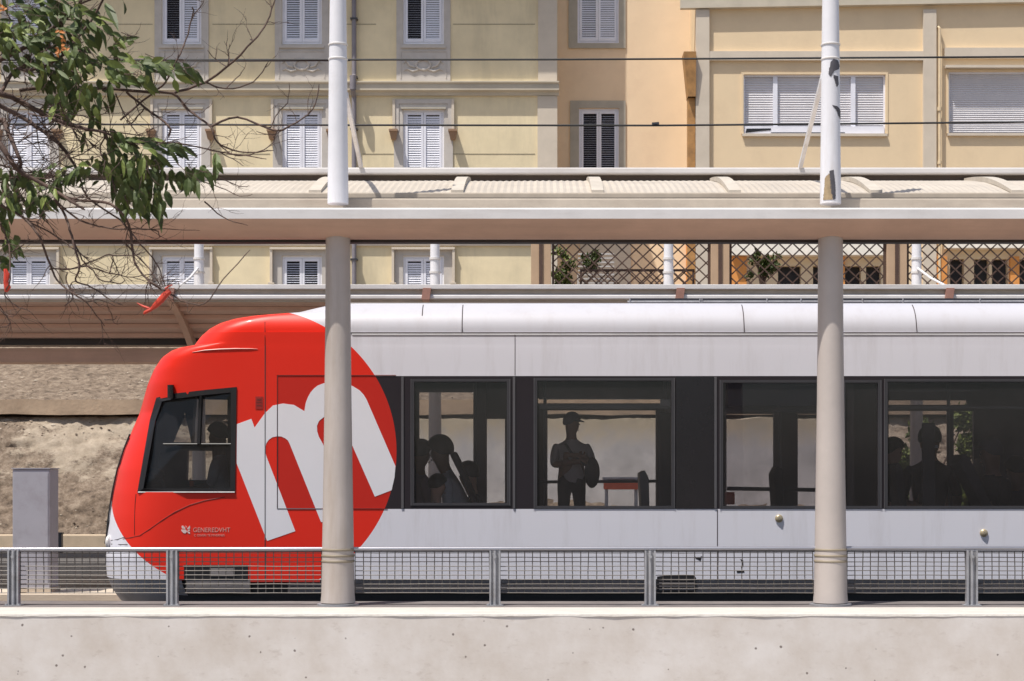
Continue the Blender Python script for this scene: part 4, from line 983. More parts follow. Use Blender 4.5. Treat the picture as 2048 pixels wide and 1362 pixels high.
seated(2035, 905, 16.9, label='passenger half cut off by the right edge of the picture', dirv=150, shirt=M['c_dark'], arms='lap')
seated(440, 838, 16.9, label='tram driver in a pale shirt seated in the dark cab', dirv=180, shirt=M['c_white'], arms='lap', zscale=.95)

# ------------------------------------------------------------------ wires
for (pts, lab, nm) in (([(-400,120),(600,119.5),(1100,119),(1400,117.5),(2048,113.5),(2500,110)], 'upper black overhead wire crossing the whole picture', 0), ([(-400,247),(600,250),(1310,251),(1700,247.5),(2048,244),(2500,240)], 'lower black overhead contact wire with a small clip', 1)):
    mb = MB(); mb.tube([P(a, b, TC) for a, b in pts], .0095, 8)
    root = mb.build('overhead_wire', M['cable'], None, smooth=True); tag(root, lab, 'wire')
    if nm:
        mb = MB(); mb.bar(P(1304,247.5,TC), P(1318,246.5,TC), .03, .02); c = mb.build('clip', M['frame'], None); c.location -= root.location; c.parent = root
mb = MB(); mb.tube([P(-400,126,17.6), P(300,123.5,17.6), P(700,121.2,17.6)], .006, 6); tag(mb.build('overhead_wire', M['cable']), 'thin second wire hanging just below the upper wire at left', 'wire')

# ------------------------------------------------------------------ cabinet and bollard
cb = thing('equipment_cabinet', (PX(68,19.5), 19.6, .14), 'tall plain grey lavender cabinet standing by the track left of the tram', 'cabinet')
Yc = 19.3
mb = MB(); mb.box(PX(25,Yc), PX(99,Yc), Yc, Yc+.36, .15, PZ(938,Yc)); mb.build('housing', M['cabinet'], cb, bevel=.008)
mb = MB(); mb.box(PX(24,Yc)-.005, PX(100,Yc)+.005, Yc-.01, Yc+.37, PZ(938,Yc)+.002, PZ(938,Yc)+.012); mb.build('lid', M['cabinet'], cb)
mb = MB(); mb.box(PX(28,Yc), PX(96,Yc), Yc-.006, Yc-.0005, .25, PZ(944,Yc)); mb.build('door', M['cabinet'], cb)
mb = MB(); mb.box(PX(22,Yc), PX(102,Yc), Yc-.02, Yc+.38, .14, .20); mb.build('base', M['slab'], cb)
mb = MB(); x = PX(118,26.5); mb.box(x-.05,x+.05,26.45,26.55,.28,PZ(1068,26.5)); mb.box(x-.06,x+.06,26.44,26.56,PZ(1068,26.5)+.001,PZ(1066,26.5)+.01)
tag(mb.build('short_post', M['frame'], bevel=.004), 'short dark post beside the grey cabinet at the foot of the bank', 'post')

# red guard panel on the far platform, seen through the second window
gd = thing('guard_rail', (PX(1242,24.6), 24.6, .28), 'short red guard rail on the far platform seen through the second tram window', 'railing')
mb = MB(); mb.box(PX(1207,24.6), PX(1278,24.6), 24.58, 24.62, PZ(979,24.6), PZ(960,24.6)); mb.build('panel', M['redpaint'], gd, bevel=.01)
for p in (1213, 1272):
    mb = MB(); mb.tube([(PX(p,24.65), 24.65, .28), (PX(p,24.65), 24.65, PZ(958,24.65))], .025, 10); mb.build('post', M['galv'], gd, smooth=True)
mb = MB(); mb.tube([(PX(1205,24.65), 24.65, PZ(957,24.65)), (PX(1280,24.65), 24.65, PZ(957,24.65))], .02, 10); mb.build('handrail', M['galv'], gd, smooth=True)

# ------------------------------------------------------------------ buildings
def wall_open(x0, x1, z0, z1, Y, depth, ops):
    mb = MB(); xs = sorted(set([x0, x1] + [v for o in ops for v in o[:2] if x0 < v < x1])); zs = sorted(set([z0, z1] + [v for o in ops for v in o[2:] if z0 < v < z1]))
    for a, b in zip(xs, xs[1:]):
        for c, d in zip(zs, zs[1:]):
            mx, mz = (a+b)/2, (c+d)/2
            if any(o[0] < mx < o[1] and o[2] < mz < o[3] for o in ops): continue
            mb.quad((a,Y,c),(b,Y,c),(b,Y,d),(a,Y,d))
    for (a, b, c, d) in ops:
        e = Y+depth; mb.quad((a,Y,c),(a,e,c),(a,e,d),(a,Y,d)); mb.quad((b,Y,c),(b,Y,d),(b,e,d),(b,e,c)); mb.quad((a,Y,d),(a,e,d),(b,e,d),(b,Y,d)); mb.quad((a,Y,c),(b,Y,c),(b,e,c),(a,e,c))
    D = Y + 8
    mb.quad((x0,Y,z0),(x0,Y,z1),(x0,D,z1),(x0,D,z0)); mb.quad((x1,Y,z0),(x1,D,z0),(x1,D,z1),(x1,Y,z1)); mb.quad((x0,D,z0),(x0,D,z1),(x1,D,z1),(x1,D,z0)); mb.quad((x0,Y,z1),(x1,Y,z1),(x1,D,z1),(x0,D,z1))
    return mb
def shutter_window(parent, x0, x1, z0, z1, Y, ang=(25, 25), mm=None):
    """two louvred leaves set in an opening"""
    mb = MB(); mb.box(x0, x1, Y+.16, Y+.18, z0, z1); wn = mb.build('window', M['paneblack'], parent)
    t = .05; mb = MB(); mb.box(x0, x0+t, Y+.03, Y+.12, z0, z1); mb.box(x1-t, x1, Y+.03, Y+.12, z0, z1); mb.box(x0+t, x1-t, Y+.03, Y+.12, z1-t, z1); mb.box(x0+t, x1-t, Y+.03, Y+.12, z0, z0+t); mb.build('frame', M['shutter'], wn)
    xm = (x0+x1)/2
    for (a, b, an) in ((x0+t+.004, xm-.003, ang[0]), (xm+.003, x1-t-.004, ang[1])):
        mb = MB(); s = .055; ya, yb = Y+.02, Y+.07
        mb.box(a, a+s, ya, yb, z0+t+.004, z1-t-.004); mb.box(b-s, b, ya, yb, z0+t+.004, z1-t-.004)
        mb.box(a+s, b-s, ya, yb, z0+t+.004, z0+t+.08); mb.box(a+s, b-s, ya, yb, z1-t-.07, z1-t-.004)
        zc = z0+t+.10; d = R(an)
        while zc < z1-t-.09:
            if mm is None or True:
                cz, sz = math.cos(d)*.024, math.sin(d)*.024
                mb.quad((a+s, Y+.045-sz, zc-cz), (b-s, Y+.045-sz, zc-cz), (b-s, Y+.045+sz, zc+cz), (a+s, Y+.045+sz, zc+cz))
            zc += .054
        mb.build('shutter', M['shutter'], wn, recalc=False)
    return wn

# ---- cream building
BY = 41.0; bx = lambda p: PX(p, BY); bz = lambda p: PZ(p, BY)
b1 = thing('apartment_building', (bx(540), BY, 4.2), 'cream green rendered building with white louvred shutters and downpipe, at left', 'building')
cols = [(-225,-145),(15,100),(324,403),(564,644),(806,888)]
rows1 = (-75, 88); rows2 = (219, 362); rows3 = (512, 640)
rows = [[-75,88],[219,362],[512,660]]
ops = []; 
for ci, (a, b) in enumerate(cols):
    for ri, (t, u) in enumerate(rows): ops.append((bx(a), bx(b), bz(u), bz(t)))
mb = wall_open(bx(-700), bx(1115), 4.2, 22.0, BY, .2, ops); mb.build('wall', M['olive'], b1, recalc=False)  # unseen upper wall raised to cast a straight shadow edge next door
rg = random.Random(3)
for ci, (a, b) in enumerate(cols):
    for ri, (t, u) in enumerate(rows):
        an = [(20,18),(20,16),(24,18)][ri]
        if (ci, ri) == (2, 0): an = (70, 22)
        if (ci, ri) == (4, 0): an = (68, 20)
        if (ci, ri) == (3, 2): an = (62, 62)
        if (ci, ri) == (3, 0): an = (30, 28)
        shutter_window(b1, bx(a), bx(b), bz(u), bz(t), BY, an)
        c = (a+b)/2
        if ri == 0:
            mb = MB(); w0, w1 = bx(c-54), bx(c+54)
            mb.box(w0, bx(a)-.002, BY-.03, BY+.01, bz(165), bz(-110)); mb.box(bx(b)+.002, w1, BY-.03, BY+.01, bz(165), bz(-110)); mb.box(bx(a)-.0019, bx(b)+.0019, BY-.03, BY+.01, bz(165), bz(u+1))
            mb.build('surround', M['stone'], b1)
            mb = MB(); mb.box(bx(c-45), bx(c+45), BY-.075, BY-.0305, bz(u+9), bz(u+4)); mb.build('sill', M['stone'], b1)
            # relief panel with a wreath and scrolls
            mb = MB(); y0, y1 = bz(157), bz(104)
            mb.box(bx(c-46), bx(c-44.5), BY-.045, BY-.0305, y0, y1); mb.box(bx(c+44.5), bx(c+46), BY-.045, BY-.0305, y0, y1); mb.box(bx(c-46), bx(c+46), BY-.046, BY-.0305, y1, y1+.02)
            cc = Vector((bx(c), BY-.045, bz(130)))
            mb.tube([cc + Vector((math.cos(q)*.17, 0, math.sin(q)*.12)) for q in [2*math.pi*i/20 for i in range(21)]], [.028+.008*math.sin(i*2.2) for i in range(21)], 6)
            for s_ in (-1, 1):
                mb.tube([cc + Vector((s_*.20,0,-.06)), cc + Vector((s_*.32,0,-.02)), cc + Vector((s_*.40,0,.10)), cc + Vector((s_*.47,0,.02))], [.02,.028,.022,.01], 6)
                mb.tube([cc + Vector((s_*.12,0,-.12)), cc + Vector((s_*.25,0,-.16)), cc + Vector((s_*.38,0,-.10)), cc + Vector((s_*.46,0,-.14))], [.02,.024,.018,.01], 6)
            mb.build('relief', M['stone'], b1, smooth=True)
        if ri == 1:
            mb = MB(); mb.box(bx(c-59), bx(a-8), BY-.05, BY+.01, bz(262), bz(199)); mb.box(bx(b+8), bx(c+59), BY-.05, BY+.01, bz(262), bz(199)); mb.box(bx(a-8), bx(b+8), BY-.05, BY+.01, bz(208), bz(199))
            mb.box(bx(a-18), bx(a)-.002, BY-.035, BY+.01, bz(400), bz(262)-.001); mb.box(bx(b)+.002, bx(b+18), BY-.035, BY+.01, bz(400), bz(262)-.001)
            mb.box(bx(a-8)+.001, bx(a)-.002, BY-.03, BY+.01, bz(262), bz(208)-.001); mb.box(bx(b)+.002, bx(b+8)-.001, BY-.03, BY+.01, bz(262), bz(208)-.001); mb.box(bx(a)-.0019, bx(b)+.0019, BY-.03, BY+.01, bz(t-.5), bz(208)-.001)
            mb.build('surround', M['stone'], b1)
            mb = MB(); mb.box(bx(a-4), bx(b+4), BY-.09, BY-.031, bz(219), bz(215.5)); mb.build('drip', M['stone2'], b1)
            for s_ in (c-59, c+59):
                mb = MB(); x = bx(s_); z = bz(266)
                mb.mesh([(x-.09,BY-.24,z),(x+.09,BY-.24,z),(x+.09,BY-.001,z),(x-.09,BY-.001,z),(x-.055,BY-.17,z-.17),(x+.055,BY-.17,z-.17),(x+.055,BY-.001,z-.17),(x-.055,BY-.001,z-.17)],
                        [(0,1,2,3),(4,7,6,5),(0,4,5,1),(1,5,6,2),(3,7,4,0)])
                mb.box(x-.10,x+.10,BY-.26,BY-.001,z+.001,z+.05)
                mb.build('corbel', M['corbel'], b1)
                mb = MB(); mb.box(x-.03,x+.03,BY-.075,BY-.0515,z+.052,bz(199)); mb.build('surround_strip', M['band'], b1)
        if ri == 2:
            mb = MB(); mb.box(bx(c-63), bx(c+63), BY-.14, BY+.01, bz(500), bz(495.5)); mb.box(bx(c-63), bx(c-58), BY-.12, BY+.01, bz(566), bz(500)-.001); mb.box(bx(c+58), bx(c+63), BY-.12, BY+.01, bz(566), bz(500)-.001)
            mb.box(bx(c-66), bx(c-54), BY-.15, BY+.01, bz(569), bz(566)-.001); mb.box(bx(c+54), bx(c+66), BY-.15, BY+.01, bz(569), bz(566)-.001)
            mb.build('hood_mould', M['band'], b1)
            mb = MB(); mb.box(bx(c-57.5), bx(a)-.002, BY-.02, BY+.01, bz(700), bz(500)-.001); mb.box(bx(b)+.002, bx(c+57.5), BY-.02, BY+.01, bz(700), bz(500)-.001); mb.box(bx(a)-.0019, bx(b)+.0019, BY-.02, BY+.01, bz(t-.3), bz(500)-.001)
            mb.build('surround', M['stone'], b1)
mb = MB(); mb.prism_x([(BY-.001,bz(166)),(BY-.21,bz(166)),(BY-.21,bz(168.5)),(BY-.17,bz(171)),(BY-.17,bz(183)),(BY-.08,bz(186)),(BY-.06,bz(192)),(BY-.001,bz(192))], bx(-700), bx(1118)); mb.build('cornice', M['cornice'], b1)
mb = MB(); mb.box(bx(-700), bx(1070), BY-.06, BY+.0, bz(492), bz(484)); mb.box(bx(-700), bx(1118), BY-.20, BY+.0, bz(455), bz(440)); mb.build('string_course', M['band'], b1)
mb = MB(); mb.box(bx(-705), bx(1119), BY-.87, BY+.0, 13.7, 13.95); mb.build('shade_eave', M['band'], b1)  # unseen eave slab, sized to shade the upper window row
mb = MB(); mb.box(bx(1075), bx(1114.5), BY-.05, BY+.01, bz(900) if False else 4.2, bz(193)); mb.box(bx(1076), bx(1114), BY-.045, BY+.01, bz(165.5), 13.6); mb.build('pilaster', M['band'], b1)
for py in (48.5, -160, 308, 548+40):
    segs = [(-700,-260),(-130,0),(115,305),(425,548),(662,752),(906,1070)] if py < 100 else [(-700,-250),(115,306),(420,540),(725,790),(905,1070)]
    for a, b in segs:
        mb = MB(); mb.box(bx(a), bx(b), BY-.006, BY+.004, bz(py+.7), bz(py-.7)); mb.build('render_joint', M['olivedark'], b1)
mb = MB(); x = bx(709); mb.tube([(x,BY-.10,bz(700)),(x,BY-.10,bz(193))], .055, 14); mb.tube([(x,BY-.34,bz(186)),(x,BY-.34,bz(158))], .075, 14); mb.tube([(x,BY-.10,bz(157)),(x,BY-.10,13.6)], .055, 14); mb.tube([(x,BY-.10,bz(195)),(x,BY-.34,bz(186)),(x,BY-.34,bz(160)),(x,BY-.10,bz(154))], .055, 12)
dp = mb.build('downpipe', M['pipe'], b1, smooth=True)
for py in (157, 40, 260, 520):
    mb = MB(); mb.box(x-.085, x+.085, BY-.17 , BY-.001, bz(py+1.5), bz(py-1.5)); mb.build('pipe_bracket', M['frame'], dp)

# ---- peach building, set back
B2 = 42.55; cx2 = lambda p: PX(p, B2); cz2 = lambda p: PZ(p, B2)
b2 = thing('apartment_building', (cx2(1250), B2, 4.2), 'narrow peach rendered building between the cream and the ochre one', 'building')
o2 = [(cx2(1155), cx2(1238), cz2(86), cz2(-60)), (cx2(1158), cx2(1238), cz2(360), cz2(217))]
wall_open(cx2(1060), cx2(1420), 4.2, 13.6, B2, .2, o2).build('wall', M['peach'], b2, recalc=False)
for i, q in enumerate(o2):
    shutter_window(b2, q[0], q[1], q[2], q[3], B2, (26, 20) if i == 0 else (70, 66))
mb = MB()
mb.box(cx2(1137), cx2(1155)-.002, B2-.04, B2+.01, cz2(97), cz2(-100)); mb.box(cx2(1238)+.002, cx2(1251), B2-.04, B2+.01, cz2(97), cz2(-100)); mb.box(cx2(1155)-.0019, cx2(1238)+.0019, B2-.04, B2+.01, cz2(97), cz2(87))
mb.box(cx2(1140), cx2(1158)-.002, B2-.04, B2+.01, cz2(420), cz2(202)); mb.box(cx2(1238)+.002, cx2(1251), B2-.04, B2+.01, cz2(420), cz2(202)); mb.box(cx2(1158)-.0019, cx2(1238)+.0019, B2-.04, B2+.01, cz2(216.4), cz2(202))
mb.build('surround', M['stone2'], b2)
mb = MB(); mb.box(cx2(1060), cx2(1420), B2-.15, B2+8.3, 13.6, 13.8); mb.build('roof_slab', M['band'], b2)
mb = MB(); mb.box(cx2(1372), cx2(1391), B2-.12, B2+.0, 4.2, cz2(470)); mb.build('orange_pier', M['orangew'], b2)
mb = MB(); mb.box(cx2(1160), cx2(1262), B2-.06, B2+.0, 4.2, cz2(470)); mb.build('pale_panel', M['band'], b2)

# ---- ochre building
b3 = thing('apartment_building', (bx(1760), BY, 4.2), 'ochre rendered building with pale bands and wide roller shutters, at right', 'building')
XR = bx(2900)
wins = [(1487,1771,149,268),(1897,2130,143,267),(2230,2500,149,268)]
gf = [(1556,1602,532,760),(1626,1668,532,760),(1690,1722,532,760),(1732,1762,532,760),(1900,1928,518,760),(1948,1978,518,760),(1984,2016,518,760),(2038,2090,518,760)]
ops = [(bx(a), bx(b), bz(d), bz(c)) for a, b, c, d in wins + gf]
wall_open(bx(1391), XR, 4.2, 13.8, BY, .22, ops).build('wall', M['ochre'], b3, recalc=False)
for (a, b, c, d) in gf:
    mb = MB(); mb.box(bx(a), bx(b), BY+.20, BY+.21, bz(d), bz(c)); g = mb.build('dark_opening', M['paneblack'], b3)
mb = MB(); mb.box(bx(1391), bx(1418), BY-.10, BY+.0, 4.2, bz(21)); mb.build('pilaster', M['band'], b3)
mb = MB(); mb.box(bx(1845), bx(1871), BY-.10, BY+.0, 4.2, bz(21)); mb.build('pilaster', M['band'], b3)
mb = MB(); mb.box(bx(1418)+.001, bx(1845)-.001, BY-.09, BY+.0, bz(122), bz(104)); mb.box(bx(1888), XR, BY-.09, BY+.0, bz(118), bz(97)); mb.build('band', M['band'], b3)
mb = MB()
for i in range(24):
    a = 1360 + (2900-1360)*i/24; b = 1360 + (2900-1360)*(i+1)/24; f = lambda p: 20 - (p-1360)*.018
    x0, x1 = bx(a), bx(b)
    mb.mesh([(x0,BY-.16,bz(f(a))),(x1,BY-.16,bz(f(b))),(x1,BY-.16,bz(f(b)-26)),(x0,BY-.16,bz(f(a)-26)),(x0,BY-.0,bz(f(a))),(x1,BY-.0,bz(f(b))),(x1,BY-.0,bz(f(b)-26)),(x0,BY-.0,bz(f(a)-26))],
            [(0,1,2,3),(4,5,1,0),(3,2,6,7)] + ([(0,3,7,4)] if i == 0 else []))
mb.build('cornice', M['cornice'], b3)
mb = MB(); mb.box(bx(1391), XR, BY-.15, BY+8.2, 13.8, 14.0); mb.build('roof_slab', M['band'], b3)
def roller(a, b, c, d, mull, slat=.055, m=M['roller']):
    mb = MB(); x0, x1, z0, z1 = bx(a), bx(b), bz(d), bz(c)
    z = z0; prof = []
    while z < z1:
        e = min(z+slat, z1)
        mb.quad((x0,BY+.098,z+.010),(x1,BY+.098,z+.010),(x1,BY+.118,e),(x0,BY+.118,e)); mb.quad((x0,BY+.118,z),(x1,BY+.118,z),(x1,BY+.098,z+.010),(x0,BY+.098,z+.010)); z = e
    wn = mb.build('window', m, b3, recalc=False)
    mb = MB(); t = .04
    mb.box(x0, x1, BY+.05, BY+.095, z1-t, z1); mb.box(x0, x0+t, BY+.05, BY+.095, z0, z1-t); mb.box(x1-t, x1, BY+.05, BY+.095, z0, z1-t)
    for q in mull: mb.box(bx(q-4.5), bx(q+4.5), BY+.04, BY+.096, z0, z1-t)
    mb.build('frame', M['shutter'], wn)
    mb = MB(); mb.box(x0-.03, x1+.03, BY-.07, BY+.09, z0-.06, z0+.0); mb.build('sill', M['band'], wn)
    mb = MB(); mb.box(x0-.055, x0-.001, BY-.02, BY+.02, z0, z1+.05); mb.box(x1+.001, x1+.055, BY-.02, BY+.02, z0, z1+.05); mb.box(x0-.0009, x1+.0009, BY-.02, BY+.02, z1+.001, z1+.05); mb.build('trim', M['ochre'], wn)
    return wn
wn = roller(*wins[0], (1551, 1707))
mb = MB(); mb.box(bx(1489), bx(1769), BY+.02, BY+.039, bz(267), bz(252)); mb.build('lower_board', M['shutter'], wn)
mb = MB(); mb.prism_y([(bx(1493),bz(257)),(bx(1542),bz(256.5)),(bx(1542),bz(260)),(bx(1520),bz(262)),(bx(1491),bz(265.5))], BY+.012, BY+.0195); mb.box(bx(1542), bx(1690), BY+.012, BY+.0195, bz(265.8), bz(264.4)); mb.build('torn_strip', M['black'], wn)
roller(*wins[1], (), .050, M['roller']); roller(*wins[2], (2300, 2420))
mb = MB(); mb.box(bx(1889), bx(2140), BY-.16, BY-.001, bz(138), bz(133)); mb.build('drip', M['band'], b3)
mb = MB(); mb.tube([(bx(1877),BY-.12,4.3),(bx(1877),BY-.12,bz(58)),(bx(1875),BY-.02,bz(54))], .033, 10); pp = mb.build('thin_pipe', M['pipec'], b3, smooth=True)
mb = MB(); mb.tube([(bx(1877),BY-.12,bz(224)),(bx(1877),BY-.12,bz(216))], .055, 10); mb.tube([(bx(1877),BY-.12,bz(330)),(bx(1877),BY-.12,bz(324))], .05, 10); mb.build('pipe_joint', M['pipec'], pp, smooth=True)
# rusty hopper and duct in the re-entrant corner
mb = MB(); x = bx
mb.mesh([(x(1366),BY-.25,bz(108)),(x(1390.5),BY-.25,bz(108)),(x(1390.5),BY+.3,bz(108)),(x(1366),BY+.3,bz(108)),(x(1375),BY-.16,bz(196)),(x(1390.5),BY-.16,bz(196)),(x(1390.5),BY+.3,bz(196)),(x(1375),BY+.3,bz(196))],
        [(0,3,2,1),(0,1,5,4),(1,2,6,5),(2,3,7,6),(3,0,4,7)])
mb.box(x(1376), x(1390.3), BY-.02, BY+.3, 4.3, bz(196)); mb.build('rust_hopper', M['rust'], b3)
# ground floor white shopfront band and orange piers
mb = MB(); mb.box(bx(1461), bx(1768), BY-.30, BY-.0005, bz(513), bz(462)); mb.box(bx(1888), bx(2200), BY-.30, BY-.0005, bz(499), bz(455)); mb.build('shop_fascia', M['awning'], b3)
for a, b in ((1461,1492),(1668.5,1688),(1872,1892),(2018,2036)):
    mb = MB(); mb.box(bx(a), bx(b), BY-.12, BY-.0005, 4.2, bz(514)); mb.build('orange_pier', M['orangew'], b3)

# ------------------------------------------------------------------ lattice fence on the terrace
LY = 36.3; lx = lambda p: PX(p, LY); lz = lambda p: PZ(p, LY); ZL0, ZL1 = 4.2, lz(462)
lf = thing('lattice_fence', (lx(1500), LY, 4.2), 'brown diamond lattice fence with tan posts along the upper terrace', 'fence')
for a, b in ((1062,1102),(1421,1458),(1772,1812),(2150,2190)):
    mb = MB(); mb.box(lx(a), lx(b), LY-.10, LY+.15, ZL0, ZL1); mb.build('post', M['postoc'], lf, bevel=.01)
    mb = MB(); c = (a+b)/2 - .5; mb.box(lx(c-3.5), lx(c+3.5), LY-.13, LY-.101, ZL0, ZL1); mb.build('post_strip', M['lattice'], lf)
mb = MB(); mb.box(lx(1060), lx(2200), LY-.15, LY+.2, ZL1+.001, ZL1+.08); mb.build('top_rail', M['lattice'], lf)
def lattice(a, b, zlo, zhi, px, y, ww=.027, name='lattice_panel'):
    mb = MB(); x0, x1 = lx(a), lx(b); fr = .045
    mb.box(x0, x0+fr, y-.02, y+.03, zlo, zhi); mb.box(x1-fr, x1, y-.02, y+.03, zlo, zhi); mb.box(x0+fr, x1-fr, y-.02, y+.03, zhi-fr, zhi); mb.box(x0+fr, x1-fr, y-.02, y+.03, zlo, zlo+fr)
    p = px*LY/F; W, H = x1-x0, zhi-zlo; sl = .95
    for s_ in (1, -1):
        n0 = int(-H/sl/p)-2; n1 = int(W/p)+int(H/sl/p)+2
        for k in range(n0, n1):
            # line x = x0 + k*p + s*(z-zlo)/sl
            pts = []
            xa = k*p if s_ == 1 else k*p + 0; 
            def xat(z): return xa + s_*z/sl
            za, zb = 0.0, H
            # clip
            if s_ == 1: za = max(za, -xa*sl); zb = min(zb, (W-xa)*sl)
            else: za = max(za, (xa-W)*sl); zb = min(zb, xa*sl)
            if zb - za > .03: mb.bar((x0+xat(za), y+(.006 if s_ > 0 else -.006), zlo+za), (x0+xat(zb), y+(.006 if s_ > 0 else -.006), zlo+zb), ww, .011, up=Vector((0,1,0)))
    return mb.build(name, M['lattice'], lf)
for a, b in ((1104,1420),(1459,1771),(1813,2149)): lattice(a, b, ZL0+.3, ZL1, 28, LY)
lattice(1160, 1390, ZL0+.3, lz(537), 22, LY+.12); 

# ------------------------------------------------------------------ foliage helpers
def leaf_verts(c, d, n_, L, W, fold=.25, curl=.25):
    d = d.normalized(); s_ = d.cross(n_); s_ = s_.normalized() if s_.length > 1e-4 else Vector((1,0,0)); n2 = s_.cross(d).normalized()
    pts = []
    for t, ww in ((0,.03),(.22,.8),(.5,1),(.78,.62),(1,.0)):
        b = c + d*L*t - n2*curl*L*t*t
        pts += [b - s_*W*ww/2 + n2*fold*W*ww/2, b, b + s_*W*ww/2 + n2*fold*W*ww/2]
    fs = []
    for i in range(4):
        a = i*3; fs += [(a,a+1,a+4,a+3),(a+1,a+2,a+5,a+4)]
    return pts, fs
def rv(rg): return Vector((rg.gauss(0,1), rg.gauss(0,1), rg.gauss(0,1))).normalized()
def bush(name, label, c, r, n, L, mats, seed, trunk=True, cat='bush'):
    rg = random.Random(seed); root = thing(name, (c[0], c[1], c[2]-r[2]), label, cat)
    mb = MB(); lob = [Vector(c) + Vector((rg.uniform(-.65,.65)*r[0], rg.uniform(-.5,.5)*r[1], rg.uniform(-.6,.65)*r[2])) for _ in range(12)]
    for i in range(n):
        l0 = rg.choice(lob); p = l0 + rv(rg)*rg.uniform(.5,1)*min(r)*.5
        mb.cur = 0 if rg.random() < .62 else 1
        vs, fs = leaf_verts(p, (rv(rg)+Vector((0,0,.1))), rv(rg), L*rg.uniform(.6,1.2), L*.5); mb.mesh(vs, fs)
    mb.build('foliage', mats, root, recalc=False)
    mb = MB()
    for l0 in lob[:7]:
        b = Vector((c[0], c[1], c[2]-r[2])); mb.tube([b, (b+l0)/2+Vector((rg.uniform(-.05,.05),0,.05)), l0], [.03,.02,.008], 6)
    mb.build('stem', M['bark'], root)
    return root
bush('bush', 'green bush on the bank seen through the rightmost tram window', (5.85,28.0,1.55), (1.7,.4,1.5), 5200, .11, [M['leaf'], M['leaf2']], 5)
bush('bush', 'green bush on the bank seen beside the edge of the red circle', (-2.5,28.1,1.7), (.45,.4,.9), 900, .10, [M['leaf'], M['leaf2']], 6)
bush('potted_shrub', 'tall leafy green shrub behind the left end of the lattice', (lx(1128),36.9,lz(535)), (.28,.2,.62), 500, .10, [M['leaf'], M['leaf2']], 8, cat='shrub')
bush('potted_shrub', 'dark rounded green shrub behind the first lattice panel', (lx(1183),36.9,lz(513)), (.28,.2,.25), 300, .09, [M['leaf'], M['leaf']], 9, cat='shrub')
bush('potted_shrub', 'dark green shrub with two crowns behind the second lattice panel', (lx(1530),36.9,lz(528)), (.42,.2,.42), 520, .10, [M['leaf'], M['leaf']], 10, cat='shrub')
# terrace furniture hint: white slatted screen behind the first panel
mb = MB()
for k in range(9):
    z = lz(566)+k*.055*1.6; mb.box(lx(1158), lx(1232), 37.2, 37.22, z, z+.03)
for q in (1158,1180,1205,1231): mb.box(lx(q)-.015, lx(q)+.015, 37.221, 37.25, 4.2, lz(536))
tag(mb.build('slatted_screen', M['canopywhite']), 'low white slatted screen behind the lattice beside the green shrub', 'screen')

